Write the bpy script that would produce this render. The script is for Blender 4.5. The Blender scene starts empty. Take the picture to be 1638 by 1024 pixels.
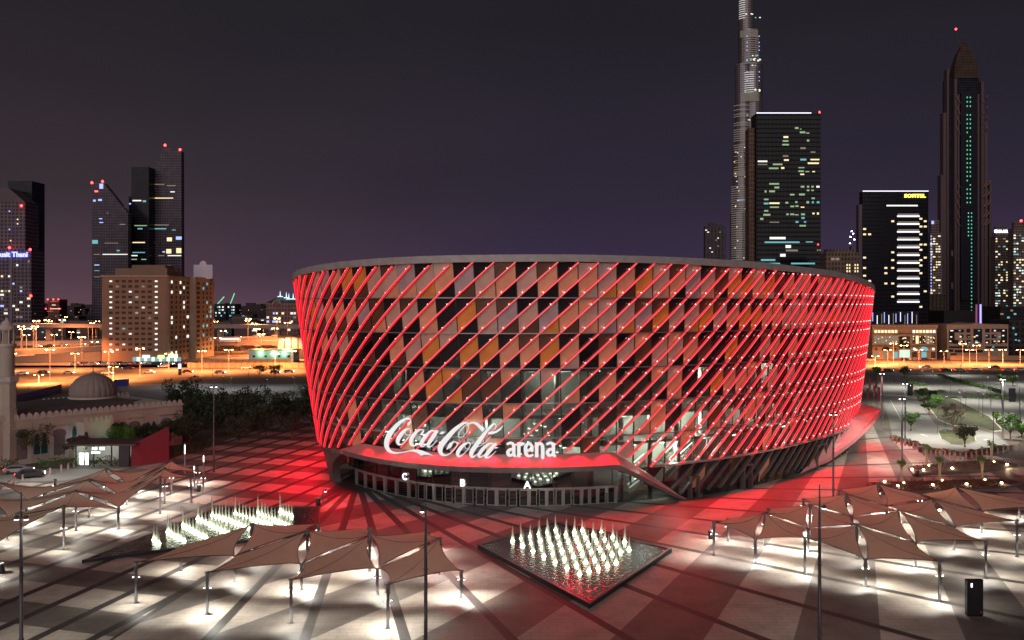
import bpy, math, random
from mathutils import Vector, Matrix
random.seed(7)
S = bpy.context.scene
R = math.radians
# ------------------------------------------------------------------ camera
CAMH, F, CX0, HY = 30.0, 1400.0, 819.0, 487.0
cam = bpy.data.cameras.new("camera"); camo = bpy.data.objects.new("camera", cam)
S.collection.objects.link(camo); S.camera = camo
camo.location = (0, 0, CAMH); camo.rotation_euler = (R(90), 0, 0)
cam.sensor_width = 36; cam.lens = 36 * F / 1638; cam.shift_y = -(512 - HY) / 1638
cam.clip_start = 0.5; cam.clip_end = 20000
# ------------------------------------------------------------------ night sky
W = bpy.data.worlds.new("World"); S.world = W; W.use_nodes = True
nt = W.node_tree; nt.nodes.clear()
def nn(t, kind, **kw):
    n = t.nodes.new(kind)
    for k, v in kw.items(): setattr(n, k, v)
    return n
tc = nn(nt, 'ShaderNodeTexCoord'); sx = nn(nt, 'ShaderNodeSeparateXYZ'); nt.links.new(tc.outputs['Generated'], sx.inputs[0])
def ramp(t, stops):
    r = nn(t, 'ShaderNodeValToRGB'); e = r.color_ramp.elements
    while len(e) < len(stops): e.new(0.5)
    for i, (p, c) in enumerate(stops): e[i].position = p; e[i].color = (*c, 1)
    return r
rl = ramp(nt, [(0, (.115, .062, .078)), (.035, (.075, .044, .060)), (.12, (.040, .029, .036)), (.3, (.020, .017, .022)), (.6, (.013, .012, .017))])
rr = ramp(nt, [(0, (.068, .042, .088)), (.035, (.044, .029, .064)), (.12, (.027, .021, .038)), (.3, (.0165, .0148, .0205)), (.6, (.0125, .0118, .0155))])
for r in (rl, rr): nt.links.new(sx.outputs['Z'], r.inputs[0])
mr = nn(nt, 'ShaderNodeMapRange'); mr.inputs[1].default_value = -.45; mr.inputs[2].default_value = .05
nt.links.new(sx.outputs['X'], mr.inputs[0])
mx = nn(nt, 'ShaderNodeMix', data_type='RGBA')
nt.links.new(mr.outputs[0], mx.inputs[0]); nt.links.new(rl.outputs[0], mx.inputs[6]); nt.links.new(rr.outputs[0], mx.inputs[7])
bg = nn(nt, 'ShaderNodeBackground'); bg.inputs[1].default_value = 1.0
wo = nn(nt, 'ShaderNodeOutputWorld'); hz = nn(nt, 'ShaderNodeTexNoise'); hz.inputs['Scale'].default_value = 2.2; hz.inputs['Detail'].default_value = 4
mp_ = nn(nt, 'ShaderNodeMapping'); mp_.inputs['Scale'].default_value = (1, 1, 3.5); nt.links.new(tc.outputs['Generated'], mp_.inputs[0]); nt.links.new(mp_.outputs[0], hz.inputs['Vector'])
hr = ramp(nt, [(.3, (.90, .90, .92)), (.7, (1.12, 1.10, 1.08))]); nt.links.new(hz.outputs[0], hr.inputs[0])
hm = nn(nt, 'ShaderNodeMix', data_type='RGBA', blend_type='MULTIPLY'); hm.inputs[0].default_value = 1; nt.links.new(mx.outputs[2], hm.inputs[6]); nt.links.new(hr.outputs[0], hm.inputs[7])
nt.links.new(hm.outputs[2], bg.inputs[0]); nt.links.new(bg.outputs[0], wo.inputs[0])
# one dim, very soft fill lamp, added to stand for town glow
sun = bpy.data.lights.new("night_fill", 'SUN'); sun.energy = 1.22; sun.angle = R(70); sun.color = (1.0, .84, .82)
suno = bpy.data.objects.new("night_fill", sun); S.collection.objects.link(suno); suno.rotation_euler = (R(76), 0, R(-12))
S.view_settings.view_transform = 'Standard'; S.view_settings.look = 'None'
S.view_settings.exposure = 0; S.view_settings.gamma = 1
S.cycles.use_denoising = True
S.cycles.max_bounces = 6; S.cycles.diffuse_bounces = 3; S.cycles.glossy_bounces = 3; S.cycles.transmission_bounces = 3
S.cycles.transparent_max_bounces = 12; S.cycles.sample_clamp_indirect = 3; S.cycles.sample_clamp_direct = 0
S.cycles.caustics_reflective = False; S.cycles.caustics_refractive = False

# ------------------------------------------------------------------ helpers
def G(px, py, z=0.0):
    """ground point seen at a photo pixel"""
    Y = (CAMH - z) * F / (py - HY); return Vector(((px - CX0) * Y / F, Y, z))
def ZP(py, Y): return CAMH - (py - HY) * Y / F
def XP(px, Y): return (px - CX0) * Y / F
def link(o): S.collection.objects.link(o); return o
def tag(o, label=None, cat=None, group=None, kind=None):
    for k, v in (('label', label), ('category', cat), ('group', group), ('kind', kind)):
        if v: o[k] = v
    return o
def thing(name, loc, label, cat, group=None, rz=0):
    o = link(bpy.data.objects.new(name, None)); o.location = loc; o.rotation_euler = (0, 0, rz); o.empty_display_size = .3
    return tag(o, label, cat, group)
class MB:
    def __init__(s): s.v = []; s.f = []; s.m = []; s.sm = []
    def add(s, vs, fs, m=0, smooth=False):
        b = len(s.v); s.v += [tuple(v) for v in vs]
        for f in fs: s.f.append(tuple(b + i for i in f)); s.m.append(m); s.sm.append(smooth)
        return s
    def poly(s, pts, m=0): return s.add(pts, [tuple(range(len(pts)))], m)
    def box(s, c, d, m=0, rz=0, taper=1.0):
        x, y, z = d[0] / 2, d[1] / 2, d[2] / 2
        vs = []
        for k, sg in ((-z, 1.0), (z, taper)):
            for a, b in ((-x, -y), (x, -y), (x, y), (-x, y)):
                a *= sg; b *= sg
                vs.append((c[0] + a * math.cos(rz) - b * math.sin(rz), c[1] + a * math.sin(rz) + b * math.cos(rz), c[2] + k))
        return s.add(vs, [(3, 2, 1, 0), (4, 5, 6, 7), (0, 1, 5, 4), (1, 2, 6, 5), (2, 3, 7, 6), (3, 0, 4, 7)], m)
    def span(s, x0, x1, y0, y1, z0, z1, m=0): return s.box(((x0 + x1) / 2, (y0 + y1) / 2, (z0 + z1) / 2), (x1 - x0, y1 - y0, z1 - z0), m)
    def tube(s, pts, r, n=8, m=0, caps=True, smooth=True):
        pts = [Vector(p) for p in pts]; rs = r if isinstance(r, (list, tuple)) else [r] * len(pts)
        vs = []; fs = []
        for i, p in enumerate(pts):
            d = (pts[min(i + 1, len(pts) - 1)] - pts[max(i - 1, 0)]).normalized()
            u = d.cross(Vector((0, 0, 1)))
            if u.length < .05: u = d.cross(Vector((0, 1, 0)))
            u.normalize(); w = d.cross(u)
            for k in range(n):
                a = 2 * math.pi * k / n; vs.append(p + (u * math.cos(a) + w * math.sin(a)) * rs[i])
        for i in range(len(pts) - 1):
            for k in range(n): fs.append((i * n + k, i * n + (k + 1) % n, (i + 1) * n + (k + 1) % n, (i + 1) * n + k))
        s.add(vs, fs, m, smooth)
        if caps: s.add(vs[:n], [tuple(range(n))], m); s.add(vs[-n:], [tuple(range(n))], m)
        return s
    def lathe(s, c, prof, n=24, m=0, smooth=True):
        vs = []; fs = []
        for r, z in prof:
            for k in range(n):
                a = 2 * math.pi * k / n; vs.append((c[0] + r * math.cos(a), c[1] + r * math.sin(a), c[2] + z))
        for i in range(len(prof) - 1):
            for k in range(n): fs.append((i * n + k, i * n + (k + 1) % n, (i + 1) * n + (k + 1) % n, (i + 1) * n + k))
        s.add(vs, fs, m, smooth)
        s.add(vs[:n], [tuple(range(n))], m); s.add(vs[-n:], [tuple(range(n))], m)
        return s
    def prism(s, pts, z0, z1, m=0, mtop=None):
        n = len(pts); a = [(p[0], p[1], z0) for p in pts]; b = [(p[0], p[1], z1) for p in pts]
        s.add(a + b, [(i, (i + 1) % n, n + (i + 1) % n, n + i) for i in range(n)], m)
        s.add(b, [tuple(range(n))], m if mtop is None else mtop); s.add(a, [tuple(reversed(range(n)))], m)
        return s
    def mesh(s, name, mats):
        me = bpy.data.meshes.new(name); me.from_pydata(s.v, [], s.f)
        for mt in (mats if isinstance(mats, (list, tuple)) else [mats]): me.materials.append(mt)
        me.polygons.foreach_set('material_index', s.m); me.polygons.foreach_set('use_smooth', s.sm)
        me.validate(); me.update(); return me
    def build(s, name, mats, parent=None, loc=None):
        """mesh given in the parent's local space"""
        o = link(bpy.data.objects.new(name, s.mesh(name, mats)))
        if parent is not None: o.parent = parent
        if loc is not None: o.location = loc
        return o
def wparent(o, parent):
    """parent an object whose mesh is in world space to an un-rotated thing"""
    o.parent = parent; o.matrix_parent_inverse = Matrix.Translation(-parent.location); return o
def kids(o): return [c for c in bpy.data.objects if c.parent == o]
CH = {}
def copy_tree(src, loc, rz=None, label=None, scale=None):
    def rec(o, par):
        c = o.copy(); link(c)
        if par: c.parent = par; c.matrix_parent_inverse = o.matrix_parent_inverse.copy()
        for k in tree[o.name]: rec(k, c)
        return c
    key = src.name
    if key not in CH:
        t = {}
        def walk(o):
            t[o.name] = kids(o)
            for k in t[o.name]: walk(k)
        walk(src); CH[key] = t
    tree = CH[key]
    c = rec(src, None); c.location = loc
    if rz is not None: c.rotation_euler = (0, 0, rz)
    if scale is not None: c.scale = (scale,) * 3 if not isinstance(scale, tuple) else scale
    if label: c['label'] = label
    return c
ORD = ['first', 'second', 'third', 'fourth', 'fifth', 'sixth', 'seventh', 'eighth', 'ninth', 'tenth', 'eleventh', 'twelfth', 'thirteenth',
       'fourteenth', 'fifteenth', 'sixteenth', 'seventeenth', 'eighteenth', 'nineteenth', 'twentieth', 'twenty-first', 'twenty-second',
       'twenty-third', 'twenty-fourth', 'twenty-fifth', 'twenty-sixth', 'twenty-seventh', 'twenty-eighth', 'twenty-ninth', 'thirtieth',
       'thirty-first', 'thirty-second', 'thirty-third', 'thirty-fourth', 'thirty-fifth', 'thirty-sixth', 'thirty-seventh', 'thirty-eighth']
MATS = {}
def M(name, col, rough=.6, metal=0.0, var=.12, scale=1.0, emit=None, es=0.0, bump=0.0, alpha=None, spec=None, trans=0.0):
    if name in MATS: return MATS[name]
    m = bpy.data.materials.new(name); m.use_nodes = True; t = m.node_tree; b = t.nodes['Principled BSDF']
    b.inputs['Roughness'].default_value = rough; b.inputs['Metallic'].default_value = metal
    b.inputs['Base Color'].default_value = (*col, 1)
    if spec is not None: b.inputs['Specular IOR Level'].default_value = spec
    if emit:
        b.inputs['Emission Color'].default_value = (*emit, 1); b.inputs['Emission Strength'].default_value = es
    elif var > 0:
        c = nn(t, 'ShaderNodeTexCoord'); n = nn(t, 'ShaderNodeTexNoise'); n.inputs['Scale'].default_value = scale; n.inputs['Detail'].default_value = 4
        t.links.new(c.outputs['Object'], n.inputs['Vector'])
        r = ramp(t, [(.3, tuple(x * (1 - var) for x in col)), (.7, tuple(min(1, x * (1 + var)) for x in col))])
        t.links.new(n.outputs['Fac'], r.inputs[0]); t.links.new(r.outputs[0], b.inputs['Base Color'])
        if bump:
            bp = nn(t, 'ShaderNodeBump'); bp.inputs['Strength'].default_value = bump; bp.inputs['Distance'].default_value = .05
            n2 = nn(t, 'ShaderNodeTexNoise'); n2.inputs['Scale'].default_value = scale * 6; t.links.new(c.outputs['Object'], n2.inputs['Vector'])
            t.links.new(n2.outputs['Fac'], bp.inputs['Height']); t.links.new(bp.outputs[0], b.inputs['Normal'])
    if trans:
        tr = nn(t, 'ShaderNodeBsdfTranslucent'); tr.inputs[0].default_value = (*col, 1)
        mxs = nn(t, 'ShaderNodeMixShader'); mxs.inputs[0].default_value = trans
        out = t.nodes['Material Output']; t.links.new(b.outputs[0], mxs.inputs[1]); t.links.new(tr.outputs[0], mxs.inputs[2]); t.links.new(mxs.outputs[0], out.inputs[0])
    MATS[name] = m; return m
def glass(name, tint=(.8, .85, .85), clear=.7, rough=.03):
    if name in MATS: return MATS[name]
    m = bpy.data.materials.new(name); m.use_nodes = True; t = m.node_tree; t.nodes.clear()
    tr = nn(t, 'ShaderNodeBsdfTransparent'); tr.inputs[0].default_value = (*[c * clear for c in tint], 1)
    gl = nn(t, 'ShaderNodeBsdfGlossy'); gl.inputs['Roughness'].default_value = rough; gl.inputs[0].default_value = (.9, .95, 1, 1)
    lw = nn(t, 'ShaderNodeLayerWeight'); lw.inputs[0].default_value = .35
    mp = nn(t, 'ShaderNodeMapRange'); mp.inputs[3].default_value = .10; mp.inputs[4].default_value = .8
    t.links.new(lw.outputs['Fresnel'], mp.inputs[0])
    mi = nn(t, 'ShaderNodeMixShader'); t.links.new(mp.outputs[0], mi.inputs[0]); t.links.new(tr.outputs[0], mi.inputs[1]); t.links.new(gl.outputs[0], mi.inputs[2])
    o = nn(t, 'ShaderNodeOutputMaterial'); t.links.new(mi.outputs[0], o.inputs[0]); MATS[name] = m; return m
def E(name, col, s, sample=True):
    m = M(name, (0.02, 0.02, 0.02), .5, 0, 0, emit=col, es=s)
    if not sample: m.cycles.emission_sampling = 'NONE'
    return m
def lamp(kind, loc, energy, col, parent=None, radius=.15, spot=None, blend=.6, aim=None, name='lamp_light'):
    l = bpy.data.lights.new(name, kind); l.energy = energy; l.color = col; l.shadow_soft_size = radius
    if kind == 'SPOT': l.spot_size = R(spot); l.spot_blend = blend
    o = link(bpy.data.objects.new(name, l)); o.location = loc
    if aim is not None: o.rotation_euler = Vector(aim).to_track_quat('-Z', 'Y').to_euler()
    if parent is not None: o.parent = parent
    return o
steel = M('galvanised steel', (.33, .33, .34), .35, .8, .1)
darksteel = M('dark painted steel', (.05, .05, .055), .45, .4)
concrete = M('concrete', (.36, .34, .31), .8, 0, .15, .4)
WHITE = (1, .97, .86); SOD = (1.0, .42, .10)

# ------------------------------------------------------------------ ground sheets
def sheet(name, pts, z, mat, kind='structure'):
    o = MB().poly([(p[0], p[1], z) for p in pts]).build(name, mat); tag(o, kind=kind); return o
gm = M('sandy ground', (.13, .105, .085), .95, 0, .35, .03)
sheet('ground', [(-9000, -200), (9000, -200), (9000, 14000), (-9000, 14000)], -.012, gm)

def paving_material():
    m = bpy.data.materials.new('plaza paving'); m.use_nodes = True; t = m.node_tree; L = t.links.new; b = t.nodes['Principled BSDF']
    def mt(op, a, bb=None, c=None):
        n = nn(t, 'ShaderNodeMath', operation=op)
        for i, v in enumerate((a, bb, c)):
            if v is None: continue
            if isinstance(v, (int, float)): n.inputs[i].default_value = v
            else: L(v, n.inputs[i])
        return n.outputs[0]
    tcn = nn(t, 'ShaderNodeTexCoord'); sp = nn(t, 'ShaderNodeSeparateXYZ'); L(tcn.outputs['Object'], sp.inputs[0])
    X, Y = sp.outputs[0], sp.outputs[1]
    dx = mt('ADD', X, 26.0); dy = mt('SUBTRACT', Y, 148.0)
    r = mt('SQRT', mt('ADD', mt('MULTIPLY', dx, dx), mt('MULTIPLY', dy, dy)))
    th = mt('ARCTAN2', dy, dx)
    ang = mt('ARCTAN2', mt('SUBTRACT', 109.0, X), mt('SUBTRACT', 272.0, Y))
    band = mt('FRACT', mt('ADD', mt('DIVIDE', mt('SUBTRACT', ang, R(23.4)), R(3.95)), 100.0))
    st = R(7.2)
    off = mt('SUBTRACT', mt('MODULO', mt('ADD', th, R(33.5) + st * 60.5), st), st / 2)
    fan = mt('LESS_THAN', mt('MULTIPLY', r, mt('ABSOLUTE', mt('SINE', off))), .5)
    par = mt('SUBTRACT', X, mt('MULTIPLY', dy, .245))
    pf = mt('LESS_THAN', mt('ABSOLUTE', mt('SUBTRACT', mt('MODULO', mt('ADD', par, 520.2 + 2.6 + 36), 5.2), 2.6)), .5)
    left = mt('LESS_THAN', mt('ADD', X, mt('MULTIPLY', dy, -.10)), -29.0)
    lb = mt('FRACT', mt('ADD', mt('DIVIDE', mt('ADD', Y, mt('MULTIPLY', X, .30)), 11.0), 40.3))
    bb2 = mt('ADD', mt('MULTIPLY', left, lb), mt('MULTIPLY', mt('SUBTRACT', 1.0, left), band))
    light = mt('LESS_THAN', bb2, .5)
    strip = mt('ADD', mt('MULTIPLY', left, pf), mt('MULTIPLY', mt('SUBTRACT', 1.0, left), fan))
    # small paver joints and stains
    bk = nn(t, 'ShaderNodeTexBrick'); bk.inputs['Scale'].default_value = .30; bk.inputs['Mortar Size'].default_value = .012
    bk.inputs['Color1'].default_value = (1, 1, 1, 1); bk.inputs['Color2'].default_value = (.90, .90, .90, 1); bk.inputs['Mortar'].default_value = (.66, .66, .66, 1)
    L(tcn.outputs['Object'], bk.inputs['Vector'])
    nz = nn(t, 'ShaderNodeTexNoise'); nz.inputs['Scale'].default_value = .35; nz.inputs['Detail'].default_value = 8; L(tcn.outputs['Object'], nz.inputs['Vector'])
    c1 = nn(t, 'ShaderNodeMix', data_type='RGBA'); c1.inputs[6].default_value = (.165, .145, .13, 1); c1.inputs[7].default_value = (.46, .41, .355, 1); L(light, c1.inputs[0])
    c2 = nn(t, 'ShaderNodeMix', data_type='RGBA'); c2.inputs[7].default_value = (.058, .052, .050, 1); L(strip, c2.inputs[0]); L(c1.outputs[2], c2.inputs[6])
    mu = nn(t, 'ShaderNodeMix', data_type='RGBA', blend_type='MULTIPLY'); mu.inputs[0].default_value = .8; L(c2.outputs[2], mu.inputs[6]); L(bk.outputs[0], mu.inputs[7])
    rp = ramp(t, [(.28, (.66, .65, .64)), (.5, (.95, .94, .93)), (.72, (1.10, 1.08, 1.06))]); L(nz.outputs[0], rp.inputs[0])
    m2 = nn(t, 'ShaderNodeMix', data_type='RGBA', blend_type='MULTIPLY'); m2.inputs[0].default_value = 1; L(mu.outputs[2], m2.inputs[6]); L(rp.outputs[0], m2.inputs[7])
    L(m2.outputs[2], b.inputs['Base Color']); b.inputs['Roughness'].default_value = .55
    return m
paving = paving_material()
sheet('plaza_paving', [(-130, 20), (130, 20), (130, 136), (104, 160), (92, 178), (84, 193), (88, 205), (92, 225), (100, 262), (110, 300), (62, 300), (30, 280), (-30, 280), (-55, 240), (-62, 200), (-67, 165), (-76, 148), (-130, 142)], 0.0, paving)

# ------------------------------------------------------------------ ARENA
AX, AY, AA, AB, AP, AN = 21.313, 183.961, 66.746, 43.35, .82, 2.26
def plan(t, s=1.0):
    c, sn = math.cos(t), math.sin(t)
    u = math.copysign(abs(c) ** (2 / AN), c) * AA * s; v = math.copysign(abs(sn) ** (2 / AN), sn) * AB * s
    return AX + u * math.cos(AP) - v * math.sin(AP), AY + u * math.sin(AP) + v * math.cos(AP)
NS = 4000
_t = [2 * math.pi * i / NS for i in range(NS + 1)]; _p = [plan(t) for t in _t]; _L = [0.0]
for i in range(NS): _L.append(_L[-1] + math.dist(_p[i], _p[i + 1]))
NPAN = 126
def lerp_tab(x, xs, ys):
    if x <= xs[0]: return ys[0]
    for i in range(len(xs) - 1):
        if x <= xs[i + 1]: return ys[i] + (ys[i + 1] - ys[i]) * (x - xs[i]) / (xs[i + 1] - xs[i])
    return ys[-1]
import bisect
def t_of(a):
    l = (a % NPAN) / NPAN * _L[-1]; i = min(NS - 1, max(0, bisect.bisect_right(_L, l) - 1))
    return _t[i] + (_t[i + 1] - _t[i]) * (l - _L[i]) / max(1e-9, _L[i + 1] - _L[i])
def a_of_t(t):
    i = int(t / (2 * math.pi) * NS); return _L[i] / _L[-1] * NPAN
def s_of_z(z): return lerp_tab(z, [0, 5.7, 15.76, 36], [.952, .974, 1.0, 1.046])
def zrim(t): return lerp_tab(t, [0, .6, 1.6, 2.3, 2.72, 2.86, 3.16, 3.32, 3.51, 3.9, 4.17, 4.43, 4.7, 4.89, 5.07, 5.3, 6.28], [31.5, 31.5, 33, 34, 33.9, 34.6, 35.45, 35.72, 35.86, 36.0, 35.93, 35.7, 35.1, 34.3, 33.4, 32.4, 31.5])
def AP3(a, z, off=0.0, s=None):
    t = t_of(a); sc = s_of_z(z) if s is None else s
    x, y = plan(t, sc)
    if off:
        x1, y1 = plan(t - .004, sc); x2, y2 = plan(t + .004, sc); n = Vector((y2 - y1, -(x2 - x1))).normalized()
        x += n.x * off; y += n.y * off
    return Vector((x, y, z))
def a_at_px(px, s=1.0):
    best = None
    for k in range(0, 6283):
        t = k / 1000; x, y = plan(t, s); e = abs(CX0 + F * x / y - px)
        c = max(e - 1.5, 0) * 100 + y
        if best is None or c < best[0]: best = (c, t)
    return a_of_t(best[1])
LV = [5.7 + 5.03 * k for k in range(7)]           # ring levels
aL0 = a_at_px(540, .98); aL1 = a_at_px(562, .98); aR0 = a_at_px(985, .98); aR1 = a_at_px(1097, .955)
A_MIN, A_MAX = int(a_of_t(2.3)), int(a_of_t(5.75))
def zcut(a): return lerp_tab(a, [aL0 - 3, aL0, aL1 + 1, aR0, aR1, aR1 + .01], [5.9, 6.6, 8.35, 8.35, 0.0, 0.0])
arena = thing('arena', (AX, AY, 0), 'huge oval arena wrapped in red diagonal light strips with white lettering over its entrance', 'arena')
def apart(mb, name, mats, parent=arena):
    o = mb.build(name, mats)
    if parent is arena: return wparent(o, arena)
    o.parent = parent; return o
pal = {
 'dark': M('dark tinted panel', (.03, .03, .035), .12, .3, .2, .5), 'brown': M('brown metal panel', (.15, .095, .06), .35, .4, .15, .6),
 'taupe': M('taupe metal panel', (.66, .54, .43), .3, .25, .12, .5), 'peach': M('copper metal panel', (.88, .52, .31), .3, .25, .12, .5),
 'orange': M('ochre metal panel', (.85, .42, .10), .3, .25, .12, .5), 'grey': M('grey metal panel', (.58, .56, .56), .25, .4, .12, .5),
 'clear': glass('clear facade glass', clear=.82), 'smoke': glass('smoked facade glass', (.7, .75, .75), .4),
}
PK = list(pal.keys())
def clip(poly, fn):
    out = []
    n = len(poly)
    for i in range(n):
        p, q = poly[i], poly[(i + 1) % n]; fp, fq = fn(p), fn(q)
        if fp >= 0: out.append(p)
        if (fp >= 0) != (fq >= 0):
            k = fp / (fp - fq); out.append((p[0] + (q[0] - p[0]) * k, p[1] + (q[1] - p[1]) * k))
    return out
def pick(band, part, rnd):
    # band 0 = lowest lit row; the upper rows are mostly metal, the lower rows mostly glass
    if band >= 4:
        w = {'top': [('dark', 4), ('brown', 2.6), ('taupe', 1.2), ('peach', .6), ('grey', .4)],
             'mid': [('peach', 4), ('orange', 2.4), ('taupe', 3.2), ('brown', .6), ('dark', .7), ('grey', 1.4)],
             'bot': [('dark', 3.2), ('brown', 2.2), ('peach', 1.0), ('taupe', 1.4), ('orange', .4), ('grey', .8)]}[part]
    elif band == 3:
        w = [('peach', 3), ('orange', 1), ('taupe', 2.4), ('brown', 1), ('dark', 1.2), ('smoke', 1.2)] if part == 'mid' else [('peach', .6), ('taupe', .8), ('brown', 1.6), ('dark', 3.4), ('smoke', 3)]
    elif band == 2:
        w = [('peach', .9), ('brown', .8), ('taupe', .8), ('dark', 1.8), ('smoke', 3), ('clear', 3.2), ('orange', .3)]
    elif band >= 0:
        w = [('peach', .7), ('brown', .35), ('taupe', .5), ('dark', .5), ('smoke', 1.6), ('clear', 7)]
    else:
        w = [('brown', .5), ('peach', .25), ('dark', 3.4), ('smoke', 5)]
    x = rnd.random() * sum(k[1] for k in w)
    for k, ww in w:
        x -= ww
        if x <= 0: return k
    return w[0][0]
rnd = random.Random(11)
for band in range(-1, 6):
    mb = MB(); z0 = 0.0 if band < 0 else LV[band]; z1 = LV[0] if band < 0 else LV[band + 1]; zm = (z0 + z1) / 2
    if band == 5: z1 = 37.0; zm = (z0 + LV[5] + 5.03) / 2
    zt = z0 + 5.03 if band >= 0 else z1
    for a in range(A_MIN, A_MAX):
        parts = {'top': [(a, zm), (a + 1, zt), (a, zt)], 'mid': [(a, z0), (a + 1, zm), (a + 1, zt), (a, zm)], 'bot': [(a, z0), (a + 1, z0), (a + 1, zm)]}
        topc = None
        for pn, poly in parts.items():
            kind = pick(band, pn, rnd)
            ca = sum(p[0] for p in poly) / len(poly)
            if band <= 0 and a < aL1 + 1 and band < 0: kind = 'grey'
            c = zcut(ca + (.0 if ca < aR1 else 0)); sl = (zcut(ca + .3) - zcut(ca - .3)) / .6
            poly = clip(poly, lambda p: p[1] - (c + sl * (p[0] - ca)))
            if len(poly) >= 3: poly = clip(poly, lambda p: zrim(t_of(p[0])) - p[1])
            if len(poly) < 3: continue
            cx = sum(p[0] for p in poly) / len(poly); cz = sum(p[1] for p in poly) / len(poly)
            ta, tz = rnd.uniform(-.05, .05), rnd.uniform(-.02, .02)
            pts = [AP3(cx + (p[0] - cx) * .985, cz + (p[1] - cz) * .985, -.1 + ta * (p[0] - cx) + tz * (p[1] - cz)) for p in poly]
            mb.add(pts, [tuple(range(len(pts)))], PK.index(kind))
    if mb.v: apart(mb, 'facade_band', [pal[k] for k in PK])
# backing wall behind the metal rows, and mullions
back = MB()
for a in range(A_MIN, A_MAX):
    zt = zrim(t_of(a)); zt2 = zrim(t_of(a + 1))
    back.add([AP3(a, 20.6, -.6), AP3(a + 1, 20.6, -.6), AP3(a + 1, zt2, -.6), AP3(a, zt, -.6)], [(0, 1, 2, 3)])
apart(back, 'backing_wall', M('dark backing wall', (.03, .028, .028), .8))
mul = MB()
for a in range(A_MIN, A_MAX + 1):
    zb = max(zcut(a), .05) ; zt = zrim(t_of(a))
    zs = [zb] + [z for z in LV if z > zb + .1] + [zt]
    for i in range(len(zs) - 1):
        if zs[i + 1] > zt: break
        A = AP3(a - .022, zs[i], -.05); B = AP3(a + .022, zs[i], -.05); C = AP3(a + .022, zs[i + 1], -.05); D = AP3(a - .022, zs[i + 1], -.05)
        A2 = AP3(a - .022, zs[i], -.25); B2 = AP3(a + .022, zs[i], -.25); C2 = AP3(a + .022, zs[i + 1], -.25); D2 = AP3(a - .022, zs[i + 1], -.25)
        mul.add([A, B, C, D, A2, B2, C2, D2], [(0, 1, 2, 3), (0, 3, 7, 4), (1, 5, 6, 2)])
apart(mul, 'mullion_frame', M('bronze mullion', (.06, .05, .048), .4, .6))
def ring(z, o0, o1, h, name, mat, a0=A_MIN, a1=A_MAX, step=1, zf=None, sf=None, parent=arena):
    mb = MB(); prev = None; a = a0
    while a <= a1 + 1e-6:
        zz = z if zf is None else zf(a)
        if zz is not None:
            s = s_of_z(zz) if sf is None else sf
            cur = [AP3(a, zz, o0, s), AP3(a, zz, o1, s), AP3(a, zz + h, o1, s), AP3(a, zz + h, o0, s)]
            if prev: mb.add(prev + cur, [(0, 1, 5, 4), (1, 2, 6, 5), (2, 3, 7, 6), (3, 0, 4, 7)])
            prev = cur
        else: prev = None
        a += step
    return apart(mb, name, mat, parent)
ledge = M('satin aluminium ledge', (.42, .36, .34), .35, .6)
for k, z in enumerate(LV[:6]):
    ring(z, -.1, .46 if k else .75, .13 if k else .3, 'ring_beam', ledge, zf=(lambda a, z=z: z if z > zcut(a) + .3 else None))
# rim fascia, following the dip of the roof
roofm = M('roof rim cladding', (.46, .42, .40), .55, .2)
ring(0, -1.2, .55, 1.0, 'roof_rim', roofm, zf=lambda a: zrim(t_of(a)), a0=0, a1=NPAN)
roof = MB(); n = 90
for j in range(n):
    a, b = j * NPAN / n, (j + 1) * NPAN / n
    for s0, s1, h0, h1 in ((1.035, .7, -.3, .2), (.7, .35, .2, 1.0), (.35, .01, 1.0, 1.2)):
        q = []
        for aa, ss, hh in ((a, s0, h0), (b, s0, h0), (b, s1, h1), (a, s1, h1)):
            x, y = plan(t_of(aa), ss); q.append((x, y, (zrim(t_of(aa)) if ss > .5 else 33.5) + hh - (2.5 if ss < 1 else 0)))
        roof.add(q, [(0, 1, 2, 3)])
apart(roof, 'roof', M('roof membrane', (.3, .3, .3), .8))
back2 = MB()
for a in list(range(0, A_MIN)) + list(range(A_MAX, NPAN)):
    back2.add([AP3(a, 0), AP3(a + 1, 0), AP3(a + 1, zrim(t_of(a + 1))), AP3(a, zrim(t_of(a)))], [(0, 1, 2, 3)])
apart(back2, 'rear_facade', pal['brown'])
# light strips: each diagonal climbs two panels per row
RED = (1.0, .0, .018)
strip_em = E('red light strip', (1.0, .008, .030), .82); side_em = E('red glow side', (1.0, .003, .014), 1.9); core_em = E('pale strip core', (1.0, .26, .27), 1.0, False); dot_em = E('pink lamp dot', (1.0, .35, .32), 6.0, sample=False)  # fin sides emit too, added to redden the panels beside them
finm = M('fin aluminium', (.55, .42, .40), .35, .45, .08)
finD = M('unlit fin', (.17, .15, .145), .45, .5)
def sweep(mb, pts, nrm, w, o0, o1, m):
    vs = []; fs = []
    for i, (p, nv) in enumerate(zip(pts, nrm)):
        d = (pts[min(i + 1, len(pts) - 1)] - pts[max(0, i - 1)]).normalized(); sd = d.cross(nv).normalized()
        vs += [p + nv * o0 - sd * w / 2, p + nv * o1 - sd * w / 2, p + nv * o1 + sd * w / 2, p + nv * o0 + sd * w / 2]
    for i in range(len(pts) - 1):
        b = i * 4
        for k in range(4): fs.append((b + k, b + (k + 1) % 4, b + 4 + (k + 1) % 4, b + 4 + k))
    mb.add(vs, fs, m); mb.add(vs[:4], [(3, 2, 1, 0)], m); mb.add(vs[-4:], [(0, 1, 2, 3)], m)
A_VIS0, A_VIS1 = a_of_t(2.45), a_of_t(5.42)
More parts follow.
